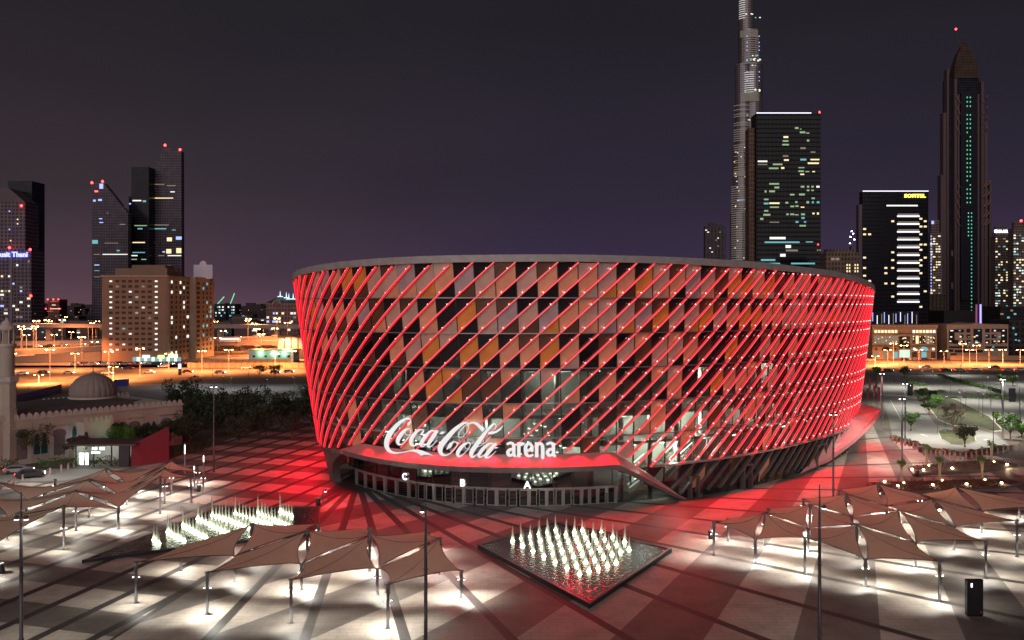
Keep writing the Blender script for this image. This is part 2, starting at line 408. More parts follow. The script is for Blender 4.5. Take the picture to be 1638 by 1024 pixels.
for k in range(int(A_VIS0) - 13, int(A_VIS1) + 1):
    # lit part
    P, Nn, D = [], [], []
    for j in range(0, 6 * 12 + 1):
        fr = j / 12; a = k + 2 * fr; z = LV[0] + 5.03 * fr
        if a > A_VIS1 + 1 or a < A_VIS0 - 1: continue
        if z < zcut(a) + .02 or z > zrim(t_of(a)): continue
        p = AP3(a, z, .0); q = AP3(a, z, 1.0, s_of_z(z)); P.append(p); Nn.append((q - p).normalized()); D.append(j)
    if len(P) >= 3:
        mb = MB(); sweep(mb, P, Nn, .26, -.02, .14, 0); sweep(mb, P, Nn, .16, .142, .36, 3)
        sweep(mb, P, Nn, .19, .362, .42, 1); sweep(mb, [q - Vector((0, 0, -.03)) for q in P], Nn, .07, .422, .44, 4)
        for i, j in enumerate(D):
            if j % 4 == 2 and (j // 4) % 3 != 1:
                tg = Nn[i].cross(Vector((0, 0, 1))).normalized(); mb.box(P[i] + Nn[i] * .30 + tg * .2, (.13, .13, .13), 2)
        apart(mb, 'light_strip', [finm, strip_em, dot_em, side_em, core_em])
fin_n = 0
for k in range(int(aR1) - 4, int(A_VIS1) + 1):
    P, Nn = [], []
    for j in range(0, 7):
        fr = j / 6; a = k - 2.2 + 2.2 * fr; z = .02 + (LV[0] - .1) * fr
        if z < zcut(a) + .05: continue
        p = AP3(a, z, 0); q = AP3(a, z, 1.0, s_of_z(z)); P.append(p); Nn.append((q - p).normalized())
    if len(P) >= 3:
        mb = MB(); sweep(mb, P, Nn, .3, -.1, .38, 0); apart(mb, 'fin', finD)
# entrance canopy with its sloping red-lit top, grey edge, and the beam that runs down to the ground
red_light_tint = M('smooth canopy panels', (.62, .27, .27), .45, .1, .06)  # the red of the floodlight is put into the panel colour
mb = MB(); prev = None
def canopy_row(a):
    zf_ = zcut(a); x = min(1, max(0, (a - aL0) / (aL1 + 2 - aL0)))
    xs = min(1, max(0, (a - aL0 + 1) / 9)); xs = xs * xs * (3 - 2 * xs)
    o = .2 + 1.4 * xs if a <= aR0 else 1.6 - .9 * (a - aR0) / (aR1 - aR0)
    zo = min(zf_ - .05, 6.75) if a <= aR0 else max(.05, zf_ - 1.6 + 1.3 * (a - aR0) / (aR1 - aR0))
    s = s_of_z(max(zf_, 0)); h = .75 if a <= aR0 else .75 - .35 * (a - aR0) / (aR1 - aR0)
    return [AP3(a, zf_, -.15, s), AP3(a, zo, o, s), AP3(a, max(0, zo - h), o - .12, s), AP3(a, max(0, zo - h + .1), -1.8 if a > aR0 else -7.5, s)]
steps = 70
for i in range(steps + 1):
    a = aL0 - 1 + (aR1 - aL0 + 1) * i / steps
    cur = canopy_row(a)
    if prev: mb.add(prev + cur, [(0, 1, 5, 4)], 0); mb.add(prev + cur, [(1, 2, 6, 5)], 1); mb.add(prev + cur, [(2, 3, 7, 6)], 1)
    prev = cur
apart(mb, 'entrance_canopy', [red_light_tint, M('canopy edge metal', (.24, .23, .24), .4, .5)])
# left leg of the shell
mb = MB(); grd = []
for i in range(13):
    z = 6.9 * i / 12; w = .9 + 3.6 * (i / 12) ** 2.2
    a0 = aL0 - 3.2; grd.append([AP3(a0, z, .1), AP3(a0 + w, z, .1), AP3(a0 + w, z, -1.2), AP3(a0, z, -1.2)])
for i in range(12): mb.add(grd[i] + grd[i + 1], [(0, 1, 5, 4), (1, 2, 6, 5), (2, 3, 7, 6), (3, 0, 4, 7)])
apart(mb, 'shell_leg', M('leg cladding', (.13, .125, .12), .6, .1))
# entrance glass wall, mullions, doors
DS = .912
def DP(a, z, off=0.0, s=DS): return AP3(a, z, off, s)
gw = MB(); aD0 = a_at_px(545, DS); aD1 = a_at_px(1085, DS)
darkglass = glass('dark entrance glass', (.55, .6, .65), .35)
a = aD0
while a < aD1:
    b = min(a + 1.2, aD1); zt = min(7.4, max(.8, zcut(b) - 1.0)) if b > aR0 - 1 else 7.6
    gw.add([DP(a, 2.55), DP(b, 2.55), DP(b, zt), DP(a, zt)], [(0, 1, 2, 3)])
    if b > a_at_px(990, DS): gw.add([DP(a, 0), DP(b, 0), DP(b, 2.55), DP(a, 2.55)], [(0, 1, 2, 3)])
    a = b
apart(gw, 'entrance_glazing', darkglass)
em = MB(); a = aD0
while a < aD1:
    zt = 7.5 if a < aR0 - 1 else min(7.4, max(.8, zcut(a) - 1.0))
    p, q = DP(a, 0, .05), DP(a, 0, 1.05); d = (q - p).normalized()
    em.box((p.x, p.y, zt / 2 + 1.25), (.14, .2, max(.1, zt - 2.5)), 0, math.atan2(d.y, d.x) + math.pi / 2); a += 1.2
apart(em, 'glazing_mullion', darksteel)
ring(2.5, -.15, .2, .18, 'door_head', M('door frame metal', (.42, .40, .38), .4, .6), a0=a_at_px(566, DS), a1=a_at_px(987, DS), step=.5, sf=DS)
ring(5.8, -.15, .15, .22, 'transom', darksteel, a0=aD0, a1=a_at_px(1010, DS), step=.5, sf=DS)
frm = MATS['door frame metal']
posts_px = [570, 584, 599, 616, 634, 654, 694, 741, 794, 848, 876, 902, 931, 957, 986]
for i, px in enumerate(posts_px):
    a = a_at_px(px, DS); p = DP(a, 0, .12); q = DP(a, 0, 1.12); d = (q - p).normalized(); rz = math.atan2(d.y, d.x) + math.pi / 2
    mb = MB(); mb.box((p.x, p.y, 1.26), (.34, .3, 2.5), 0, rz, 1.45); apart(mb, 'door_pillar', frm)
    if i + 1 < len(posts_px):
        a2 = a_at_px(posts_px[i + 1], DS); nd = 3 if posts_px[i + 1] - px > 38 else (2 if posts_px[i + 1] - px > 24 else 1)
        for j in range(nd):
            b0 = a + (a2 - a) * (j + .12) / nd; b1 = a + (a2 - a) * (j + .88) / nd
            P0, P1 = DP(b0, 0, .05), DP(b1, 0, .05); mid = (P0 + P1) / 2; w = (P1 - P0).length; ang = math.atan2((P1 - P0).y, (P1 - P0).x)
            fr = MB()
            for sx_ in (-1, 1): fr.box((mid.x + sx_ * math.cos(ang) * (w / 2 - .05), mid.y + sx_ * math.sin(ang) * (w / 2 - .05), 1.22), (.1, .09, 2.36), 0, ang)
            for zz in (.1, 2.36): fr.box((mid.x, mid.y, zz), (w - .2, .08, .12), 0, ang)
            fo = apart(fr, 'door', frm)
            pn = MB().box((mid.x, mid.y, 1.22), (w - .2, .03, 2.2), 0, ang)
            po = pn.build('door_glass', glass('door glass', (.5, .55, .6), .3)); po.parent = fo
# small letters C B A above the doors
def text_mesh(txt, size, depth, bold=.0, sx=1.0):
    cu = bpy.data.curves.new('lettering', 'FONT'); cu.body = txt; cu.size = size; cu.extrude = depth; cu.offset = bold; cu.align_x = 'CENTER'; cu.resolution_u = 3
    ob = bpy.data.objects.new('tmp', cu); link(ob); dg = bpy.context.evaluated_depsgraph_get()
    me = bpy.data.meshes.new_from_object(ob.evaluated_get(dg)); bpy.data.objects.remove(ob)
    for v in me.vertices: v.co.x *= sx
    return me
signE = E('white sign light', (.92, .95, 1.0), 2.0); signL = E('white lettering', (1.0, .97, .975), .86)
for ch, px in (('C', 647.5), ('B', 739.5), ('A', 845.5)):
    a = a_at_px(px, DS); p = DP(a, 2.72, .22); q = DP(a, 2.5, 1.5); d = (q - p).normalized()
    me = text_mesh(ch, 1.45, .04, .04); me.materials.append(signE)
    o = link(bpy.data.objects.new('gate_letter', me)); o.location = p - arena.location; o.rotation_euler = (R(90), 0, math.atan2(d.y, d.x) + math.pi / 2); o.parent = arena
# the big lettering, traced as swept strokes, standing on the canopy edge
def cropA(b): return {'B': (610, 660, 160 / 1638), 'C': (730, 660, 170 / 1638)}[b]
def sign_point(px, py, back=0.0):
    # the letters stand on a gentle curve 1.2 m out from the glass wall
    Yd = lerp_tab(px, SGX, SGY) + back
    return Vector((XP(px, Yd), Yd, ZP(py, Yd)))
SGT = sorted((CX0 + F * q_.x / q_.y, q_.y) for q_ in (AP3(aL0 + k_ * .25, 9.5, 1.15) for k_ in range(int((aR1 - aL0) * 4))))
SGX = [q_[0] for q_ in SGT]; SGY = [q_[1] for q_ in SGT]
SM = MB(); stroke_i = [0]
def smooth(pts, n=5):
    out = []
    for i in range(len(pts) - 1):
        p0, p1, p2, p3 = pts[max(i - 1, 0)], pts[i], pts[i + 1], pts[min(i + 2, len(pts) - 1)]
        for j in range(n):
            t = j / n; out.append(tuple(.5 * ((2 * b) + (-a + c) * t + (2 * a - 5 * b + 4 * c - d) * t * t + (-a + 3 * b - 3 * c + d) * t ** 3) for a, b, c, d in zip(p0, p1, p2, p3)))
    out.append(pts[-1]); return out
def stroke(cr, pts, straight=False):
    x0, y0, k = cropA(cr); q = pts if straight else smooth(pts)
    q = [(x0 + p[0] * k, y0 + p[1] * k, max(6, p[2]) * k) for p in q]
    off = stroke_i[0] * .004; stroke_i[0] += 1; fv, bv = [], []; n = len(q)
    for i, (x, y, w) in enumerate(q):
        a, b = q[max(0, i - 1)], q[min(n - 1, i + 1)]; dx, dy = b[0] - a[0], b[1] - a[1]; L = math.hypot(dx, dy) or 1; nx, ny = -dy / L * w / 2, dx / L * w / 2
        for sg in (1, -1): fv.append(sign_point(x + sg * nx, y + sg * ny, -off)); bv.append(sign_point(x + sg * nx, y + sg * ny, .25 - off * .5))
    m_ = len(fv); fs = []
    for i in range(n - 1):
        a = 2 * i; fs += [(a, a + 1, a + 3, a + 2), (m_ + a + 2, m_ + a + 3, m_ + a + 1, m_ + a), (a, a + 2, m_ + a + 2, m_ + a), (a + 1, m_ + a + 1, m_ + a + 3, a + 3)]
    fs += [(0, m_, m_ + 1, 1), (m_ - 2, m_ - 1, 2 * m_ - 1, 2 * m_ - 2)]
    SM.add(fv + bv, fs)
    # round ends
    for (x, y, w) in (q[0], q[-1]):
        if w > 14 * k:
            c = [(x + w / 2 * math.cos(t * math.pi / 6), y + w / 2 * math.sin(t * math.pi / 6)) for t in range(12)]
            if not straight: SM.add([sign_point(a, b, -off - .002) for a, b in c], [tuple(range(12))])
def flat(cr, pts):
    x0, y0, k = cropA(cr); off = stroke_i[0] * .004; stroke_i[0] += 1
    f_ = [sign_point(x0 + x * k, y0 + y * k, -off) for x, y in pts]; b_ = [sign_point(x0 + x * k, y0 + y * k, .25) for x, y in pts]; n = len(pts)
    SM.add(f_ + b_, [tuple(range(n)), tuple(range(2 * n - 1, n - 1, -1))] + [(i, n + i, n + (i + 1) % n, (i + 1) % n) for i in range(n)])
stroke('B', [(437, 205, 26), (452, 180, 46), (483, 142, 16), (462, 106, 22), (405, 105, 32), (300, 165, 56), (185, 285, 72), (105, 420, 84), (85, 540, 78), (130, 625, 56), (220, 661, 30), (350, 652, 15), (470, 626, 20)])
flat('B', [(460, 618), (530, 604), (600, 606), (680, 625), (770, 662), (862, 714), (780, 694), (720, 690), (680, 696), (652, 712), (625, 684), (580, 658), (520, 640), (460, 636)])
stroke('B', [(445, 262, 18), (370, 305, 52), (295, 400, 68), (268, 475, 60), (290, 522, 36), (345, 512, 15), (425, 430, 12), (474, 345, 12), (478, 288, 14), (445, 262, 16)])
stroke('B', [(452, 366, 10), (415, 366, 10), (392, 335, 10), (402, 292, 10), (432, 272, 12)])
stroke('B', [(450, 366, 10), (490, 368, 10), (530, 350, 10)])
stroke('B', [(655, 350, 26), (682, 318, 32), (690, 288, 16), (645, 280, 22), (580, 312, 46), (510, 400, 64), (482, 475, 60), (500, 530, 44), (560, 540, 18), (650, 480, 12), (700, 430, 10)])
stroke('B', [(885, 318, 22), (845, 294, 24), (790, 318, 40), (715, 400, 56), (660, 490, 58), (655, 540, 44), (690, 552, 20), (760, 495, 14), (850, 400, 14)])
stroke('B', [(905, 312, 50), (860, 378, 64), (795, 475, 62), (765, 535, 52), (790, 563, 26), (840, 532, 13), (915, 450, 10)])
flat('B', [(880, 292), (938, 294), (905, 340), (860, 350)])
flat('B', [(985, 310), (1045, 314), (1010, 356), (948, 352)])
stroke('B', [(1425, 190, 14), (1395, 166, 26), (1320, 190, 44), (1200, 282, 66), (1080, 410, 82), (985, 530, 90), (962, 615, 80), (990, 680, 52), (1060, 700, 22), (1150, 650, 14), (1225, 565, 14), (1240, 505, 14), (1195, 478, 18), (1130, 520, 44), (1090, 575, 26), (1068, 608, 8)])
flat('B', [(1090, 560), (1150, 500), (1165, 530), (1140, 575), (1100, 592), (1068, 612)])
stroke('B', [(1408, 166, 14), (1430, 215, 12), (1408, 300, 12), (1350, 380, 12), (1290, 410, 12), (1265, 380, 12), (1290, 310, 12), (1355, 230, 12), (1430, 180, 16)])
stroke('C', [(165, 215, 8), (205, 170, 18), (260, 155, 30), (320, 180, 44), (370, 228, 50), (400, 262, 54)])
flat('C', [(360, 250), (408, 212), (442, 250), (398, 300)])
stroke('B', [(1430, 490, 16), (1350, 528, 48), (1280, 605, 62), (1248, 675, 58), (1275, 718, 34), (1335, 690, 14), (1420, 600, 12), (1458, 525, 12), (1432, 488, 14)])
stroke('B', [(1432, 600, 10), (1390, 590, 10), (1366, 550, 10), (1390, 500, 10)])
stroke('B', [(1430, 600, 10), (1460, 602, 10), (1500, 580, 10)])
stroke('C', [(592, 260, 10), (612, 210, 12), (590, 172, 14), (540, 205, 34), (455, 300, 50), (350, 440, 64), (262, 565, 70), (228, 640, 62), (245, 682, 42), (300, 660, 14), (400, 560, 10)])
stroke('C', [(300, 535, 8), (370, 515, 10), (450, 455, 10), (500, 400, 10), (530, 358, 8)])
flat('C', [(484, 336), (515, 296), (600, 286), (665, 246), (727, 192), (690, 262), (625, 310), (550, 336)])
stroke('C', [(585, 500, 18), (550, 476, 20), (500, 486, 34), (425, 545, 50), (365, 620, 54), (345, 665, 44), (372, 688, 22), (440, 645, 14), (530, 545, 14)])
stroke('C', [(598, 488, 44), (545, 548, 58), (475, 635, 60), (450, 682, 44), (490, 694, 26), (550, 655, 12), (610, 594, 8)])
def aletter(dx):
    stroke('C', [(790 + dx, 484, 40), (838 + dx, 468, 42), (876 + dx, 492, 48), (884 + dx, 545, 54), (884 + dx, 620, 54), (890 + dx, 655, 52), (908 + dx, 672, 38)])
    stroke('C', [(875 + dx, 562, 38), (825 + dx, 572, 46), (794 + dx, 612, 56), (808 + dx, 655, 50), (850 + dx, 655, 44), (880 + dx, 630, 34)])
aletter(0); aletter(612)
stroke('C', [(963, 458, 54), (963, 690, 54)], True); stroke('C', [(965, 525, 40), (988, 484, 46), (1032, 482, 46)])
stroke('C', [(1068, 580, 36), (1168, 580, 36)], True)
stroke('C', [(1168, 590, 44), (1163, 520, 46), (1118, 474, 44), (1072, 520, 54), (1066, 580, 56), (1078, 645, 54), (1122, 672, 42), (1172, 655, 38)])
stroke('C', [(1238, 458, 56), (1238, 692, 56)], True); stroke('C', [(1245, 520, 40), (1278, 478, 44), (1318, 495, 50), (1330, 550, 56), (1330, 692, 56)])
sg = apart(SM, 'sign_lettering', signL)
# interior: slabs, core wall, columns, stairs, lights
inw = M('interior wall', (.55, .55, .47), .7, 0, .15, .3); slabm = M('interior slab', (.20, .19, .17), .7)
cw = MB(); a0i, a1i = A_VIS0 + 2, A_VIS1 - 2; prev = None
for i in range(61):
    a = a0i + (a1i - a0i) * i / 60; cur = [AP3(a, 0, 0, .78), AP3(a, 21, 0, .86)]
    if prev: cw.add([prev[0], cur[0], cur[1], prev[1]], [(0, 1, 2, 3)])
    prev = cur
apart(cw, 'inner_wall', inw)
for z in (8.9, 13.4, 20.3):
    mb = MB(); prev = None
    for i in range(61):
        a = a0i + (a1i - a0i) * i / 60; s1 = s_of_z(z) - (.03 if z > 9 else .045); cur = [AP3(a, z, 0, .8), AP3(a, z, 0, s1), AP3(a, z + .45, 0, s1), AP3(a, z + .45, 0, .8)]
        if prev: mb.add(prev + cur, [(0, 1, 5, 4), (1, 2, 6, 5), (2, 3, 7, 6)])
        prev = cur
    apart(mb, 'floor_slab', slabm)
cwh = E('interior tube light', (.80, 1.0, .92), 6.0)
rr_ = random.Random(3)
for a in range(int(aL1) + 2, int(A_VIS1) - 4, 2):
    p = AP3(a + .3, 0, 0, .90)
    if p: mb = MB().tube([(p.x, p.y, 0), (p.x, p.y, 20.2)], .38, 10); apart(mb, 'column', concrete)
nl = 0
for z in (8.7, 13.2, 20.1):
    for a in range(int(aL1) + 2, int(A_VIS1) - 5, 2):
        if rr_.random() < (.45 if z > 14 else .7):
            p = AP3(a + rr_.random(), z, 0, .90 + rr_.random() * .04); q = AP3(a + .9 + rr_.random() * .4, z, 0, .90 + rr_.random() * .03)
            apart(MB().tube([p, q], .07, 6), 'ceiling_light', cwh); nl += 1
def stair(px0, y0, px1, y1, Y, w=2.2, lit=True):
    A = Vector((XP(px0, Y), Y, ZP(y0, Y))); B = Vector((XP(px1, Y), Y, ZP(y1, Y))); n_ = 14; mb = MB()
    for i in range(n_):
        p = A.lerp(B, (i + .5) / n_); mb.box((p.x, p.y, p.z), (abs(B.x - A.x) / n_ + .02, w, .2))
    o = apart(mb, 'staircase', M('pale stair', (.55, .55, .5), .5))
    for sgn in (-1, 1):
        h = MB().tube([A + Vector((0, sgn * w / 2, 1)), B + Vector((0, sgn * w / 2, 1))], .09, 6); ho = h.build('lit_handrail', E('handrail light', (.75, 1, .75), 3.0)); ho.parent = o
Ys = 134.5
stair(1002, 763, 1032, 738, 137); stair(1005, 788, 1040, 762, 137); stair(1050, 742, 1096, 702, 142); stair(1062, 755, 1105, 716, 142); stair(1068, 725, 1110, 690, 144)
stair(940, 760, 985, 735, 139); stair(800, 715, 850, 690, 140); stair(640, 700, 700, 670, 142)
for a, z, e in ((aR0 - 1, 6.5, 900), (aR0 + 4, 7.5, 900), (aR1 + 1, 11.5, 800), (aR0 - 8, 12.2, 600), (aR0 - 15, 12.2, 500), (aL1 + 4, 12.0, 400), (aR1 + 8, 12, 500), (aR0 - 4, 18.8, 260), (aR0 + 6, 18.8, 260), (aR0 - 14, 18.8, 200), (aR1 + 10, 18.8, 220), (aR0 + 2, 12.2, 600)):
    p = AP3(a, z, 0, .90); lamp('POINT', p - arena.location, e * 1.9, (.86, 1, .84), arena, .4, name='interior_light')
# red flood lamps standing on the ledge above the base
k = 0
a = a_of_t(1.2)
while a < A_VIS1:
    ent = aL1 < a < aR0
    z = max(zcut(a), LV[0]) + (1.1 if ent else 1.3)
    if not (aR0 < a < aR1 - 1):
        p = AP3(a, z, .62); q = AP3(a, z, 1.62); d = (q - p).normalized()
        lamp('SPOT', p - arena.location, 3600 if a > aR0 else (1100 if ent else 6500), RED, arena, .12, 125, .8, (d.x * .8, d.y * .8, -1.2), name='red_flood')
    a += 1.5 if ent else 3.0
a = A_VIS0  # upper flood ring, added so the red reaches further out
while a < A_VIS1:
    p = AP3(a, 17, 1.4); q = AP3(a, 17, 2.4); d = (q - p).normalized()
    lamp('SPOT', p - arena.location, 4600, RED, arena, .3, 115, .8, (d.x * .75, d.y * .75, -1), name='red_flood'); a += 6.0
# soft white downlights under the canopy
for px in (600, 690, 780, 870, 950):
    a = a_at_px(px, .95); p = AP3(a, 5.9, -.2, .965); lamp('SPOT', p - arena.location, 120, (.75, .8, 1), arena, .2, 130, .8, (0, 0, -1), name='canopy_downlight')
# side canopy seen at the right end
mb = MB(); Yw = 176
q = [(1344, 665), (1372, 655), (1387, 660), (1391, 668), (1386, 676), (1345, 722), (1293, 735)]
a0w = a_at_px(1290, .955)
pts = [AP3(a0w - 1, .1, .3), AP3(a0w + 3, 1.8, 1.0), AP3(a0w + 6, 4.4, 2.6), AP3(a0w + 9, 7.2, 4.2), AP3(a0w + 12, 8.2, 4.6), AP3(a0w + 14, 8.8, .2), AP3(a0w + 8, 7.4, .2), AP3(a0w + 4, 4.6, .1)]
low = [p - Vector((0, 0, .9)) if p.z > 1 else p - Vector((0, 0, .08)) for p in pts]
n_ = len(pts)
mb.add(pts, [(0, 1, 7), (1, 2, 6, 7), (2, 3, 4, 6), (4, 5, 6)]); mb.add(low, [(7, 1, 0), (7, 6, 2, 1), (6, 4, 3, 2), (6, 5, 4)])
mb.add(pts + low, [(i, (i + 1) % n_, n_ + (i + 1) % n_, n_ + i) for i in range(n_)])
apart(mb, 'side_canopy', red_light_tint)
p = AP3(a0w + 7, 11, 8); lamp('SPOT', p - arena.location, 1200, RED, arena, .3, 120, .6, (-.1, .25, -1), name='red_flood')
# service doorways in the base at the right
for px, w, h in ((1108, 1.6, 3.2), (1192, 2.0, 3.8), (1310, 4.2, 4.2)):
    a = a_at_px(px, .955); p = AP3(a, 0, .55); q = AP3(a, 0, 1.55); d = (q - p).normalized(); ang = math.atan2(d.y, d.x) + math.pi / 2
    mb = MB()
    for sgn in (-1, 1): mb.box((p.x + sgn * w / 2 * math.cos(ang), p.y + sgn * w / 2 * math.sin(ang), h / 2), (.22, .9, h), 0, ang)
    mb.box((p.x, p.y, h + .1), (w + .22, .95, .22), 0, ang); mb.box((p.x - d.x * .4, p.y - d.y * .4, h / 2), (w, .05, h - .02), 1, ang)
    apart(mb, 'service_doorway', [finD, pal['dark']])
# ------------------------------------------------------------------ PLAZA: shade sails
sailm = M('sand coloured shade fabric', (.94, .70, .52), .85, 0, .06, .8, trans=.34)
cable = M('edge cable', (.12, .11, .11), .5, .5)
poolL = E('post lamp lens', (1, .97, .86), 30.0, sample=False)
def sail(cs, label, group):
    """cs: four corners, high and low in turn"""
    c = sum((Vector(p) for p in cs), Vector()) / 4; n = 12; cc = .13; mb = MB(); vs = []
    t = thing('shade_sail', (c.x, c.y, c.z), label, 'shade sail', group)
    P = [Vector(p) - c for p in cs]
    def at(u, v):
        uu = u * (1 - cc * (1 - v * v)); vv = v * (1 - cc * (1 - u * u))
        return P[0] * ((1 - uu) * (1 - vv) / 4) + P[1] * ((1 + uu) * (1 - vv) / 4) + P[2] * ((1 + uu) * (1 + vv) / 4) + P[3] * ((1 - uu) * (1 + vv) / 4)
    k = .965
    for i in range(n + 1):
        for j in range(n + 1): vs.append(at((-1 + 2 * i / n) * k, (-1 + 2 * j / n) * k))
    fs = [(i * (n + 1) + j, (i + 1) * (n + 1) + j, (i + 1) * (n + 1) + j + 1, i * (n + 1) + j + 1) for i in range(n) for j in range(n)]
    mb.add(vs, fs, 0, True); mb.build('fabric', sailm, t)
    e = MB()
    for f_ in (lambda s: (s, -1), lambda s: (1, s), lambda s: (-s, 1), lambda s: (-1, -s)):
        e.tube([at(f_(-1 + 2 * i / 8)[0] * k, f_(-1 + 2 * i / 8)[1] * k) for i in range(9)], .045, 5)
    for p, q in zip(P, (at(-k, -k), at(k, -k), at(k, k), at(-k, k))): e.tube([q, p], .035, 5)
    # seam cables over the fabric
    e.tube([at(-k + 2 * k * i / 8, -k + 2 * k * i / 8) + Vector((0, 0, .03)) for i in range(9)], .022, 4)
    e.build('edge_cable', cable, t); return t
postm = M('post metal', (.20, .205, .21), .4, .75, .1)
def make_post(h):
    t = thing('canopy_post', (0, 0, 0), 'x', 'post')
    MB().lathe((0, 0, 0), [(.26, 0), (.26, .04), (.15, .06), (.15, h - .75), (.175, h - .74), (.175, h - .1), (.12, h - .05), (.12, h)], 12).build('shaft', postm, t)
    mb = MB().box((0, 0, h - .02), (.5, .12, .1)).box((0, 0, h - .02), (.12, .5, .1)); mb.tube([(-.3, 0, h - .8), (.3, 0, h - .8)], .04, 6).tube([(0, -.3, h - .8), (0, .3, h - .8)], .04, 6)
    mb.build('clamp_head', postm, t)
    for sx_, sy_ in ((.31, 0), (-.31, 0)):
        o = MB().lathe((sx_, sy_, min(h - .95, 2.6)), [(.05, .1), (.09, 0)], 8).build('spot_fitting', darksteel, t)
        MB().lathe((sx_, sy_, min(h - .95, 2.6) - .03), [(.07, 0), (.07, .02)], 8).build('lens', poolL, o)
    return t
protos = {}
def post(p, h, label, group, e=430, out=(0, 0)):
    key = round(h, 1)
    if key not in protos:
        t = make_post(h); protos[key] = t; t.location = (p[0], p[1], 0); t['label'] = label; t['group'] = group
    else: t = copy_tree(protos[key], (p[0], p[1], 0), label=label); t['group'] = group
    zl = min(h - .6, 3.2)
    if e:
        l = lamp('SPOT', (.42 + out[0], out[1], zl), e, WHITE, t, .08, 118, .55, (.38, -.1, -1), name='post_light')
        lamp('SPOT', (-.42 + out[0], out[1], zl), e, WHITE, t, .08, 118, .55, (-.38, .1, -1), name='post_light')
    return t
def cluster(nodes, sails, gname, e, extra=None):
    used = sorted(nodes, key=lambda k: nodes[k][0] / nodes[k][1])
    for i, k in enumerate(used):
        x, y, h = nodes[k][:3]
        if len(nodes[k]) > 3: continue
        tall = h > 3.2
        post((x, y), h + .05, f"{'tall' if tall else 'short'} grey steel post, {ORD[i]} from the left among posts of the {gname}", f'posts of the {gname}', e)
    for i, q in enumerate(sorted(sails, key=lambda q: sum(nodes[k][0] for k in q) / sum(nodes[k][1] for k in q))):
        sail([(nodes[k][0], nodes[k][1], nodes[k][2]) for k in q], f'sand coloured fabric sail, {ORD[i]} from the left in the {gname}', f'sails of the {gname}')
H, Lw = 4.05, 2.75
front = {'A0': (-37.8, 88, H), 'A1': (-29.5, 84.7, H), 'A2': (-20.8, 82.4, H), 'A3': (-11.5, 81.1, H),
         'B0': (-37.3, 98.6, Lw), 'B1': (-30, 94.8, Lw), 'B2': (-22.1, 91.9, Lw), 'B3': (-13.9, 90.3, Lw), 'B4': (-5.2, 89.6, Lw),
         'C1': (-30.7, 103.4, H), 'C2': (-23.5, 100.5, H), 'C3': (-16, 98.4, H), 'C4': (-8, 97.4, H),
         'D1': (-24.0, 108.6, Lw), 'D2': (-17.4, 106.6, Lw), 'D3': (-10, 105, Lw)}
cluster(front, ['A0 B0 C1 B1'.split(), 'A1 B1 C2 B2'.split(), 'A2 B2 C3 B3'.split(), 'A3 B3 C4 B4'.split(),
                'C1 B1 C2 D1'.split(), 'C2 B2 C3 D2'.split(), 'C3 B3 C4 D3'.split()], 'front canopy', 680)
right = {'R1': (24.1, 104.5, H), 'R2': (27.4, 111, Lw), 'R3': (28.2, 101.4, Lw), 'R4': (31.5, 109.1, H), 'R5': (32.6, 97.4, H), 'R6': (36, 106.3, Lw),
         'S1': (38.7, 113.7, H), 'R7': (40.7, 103.2, H), 'R8': (37.7, 93.3, Lw), 'R9': (46.1, 100, Lw), 'R10': (43.2, 88.4, H), 'R11': (54, 106.9, Lw),
         'R12': (51.9, 95.9, H), 'R13': (61.7, 115, Lw), 'R14': (60, 104, 4.3), 'T1': (53, 126.8, H), 'T2': (63.2, 124.7, H), 'S3': (48.7, 110.3, H),
         'S4': (56.2, 117, H), 'S2': (45.8, 120, H), 'L1': (34.2, 116.8, Lw), 'L2': (43.5, 112, Lw), 'L3': (50.5, 118, Lw), 'L4': (40.8, 122.5, Lw),
         'L5': (48, 128.5, Lw), 'L6': (58.5, 125.5, Lw), 'T3': (69.5, 112.5, H), 'L7': (71, 122.5, Lw)}
cluster(right, [q.split() for q in ('R1 R2 R4 R3', 'R4 R3 R5 R6', 'R5 R6 R7 R8', 'R7 R8 R10 R9', 'R4 R6 S1 L1', 'S1 R6 R7 L2', 'R7 R9 S3 L2', 'R12 R9 S3 R11',
                                    'S1 L2 S2 L4', 'S3 L2 S2 L3', 'S3 R11 S4 L3', 'R14 R11 S4 R13', 'S2 L3 T1 L5', 'S4 L3 T1 L6', 'S4 R13 T2 L6', 'T3 R13 T2 L7')], 'right canopy', 600)
HL = 5.35
left = {'d': (-54.9, 107.2, HL), 'g': (-57.8, 116, HL), 'f': (-59.6, 123.5, HL), 'e': (-61, 131.5, HL), 'c': (-50.4, 125.4, HL), 'b': (-52.3, 131.8, HL), 'a': (-53.8, 138.3, HL),
        'm0': (-58, 97.5, Lw), 'm1': (-52.5, 116.7, Lw), 'm2': (-55.7, 123.9, Lw), 'm3': (-57.8, 131.1, Lw), 'm4': (-59.8, 139.3, Lw),
        'l1': (-64.3, 111.5, Lw), 'l2': (-67.2, 121.1, Lw), 'l3': (-69, 129, Lw), 'l4': (-71, 136, Lw), 'r1': (-48.6, 132.5, 3.8), 'r2': (-49.2, 139.5, 3.2), 'r3': (-52.6, 146.5, Lw),
        'h1': (-66, 104, HL), 'h2': (-69.2, 113.4, HL), 'h3': (-72, 122, HL)}
cluster(left, [q.split() for q in ('d m1 g l1', 'g m2 f l2', 'f m3 e l3', 'c m2 b r1', 'b m3 a r2', 'c m1 g m2', 'b m2 f m3', 'a m3 e m4', 'd l1 h1 m0', 'g l1 h2 l2', 'f l2 h3 l3')], 'left canopy', 420)
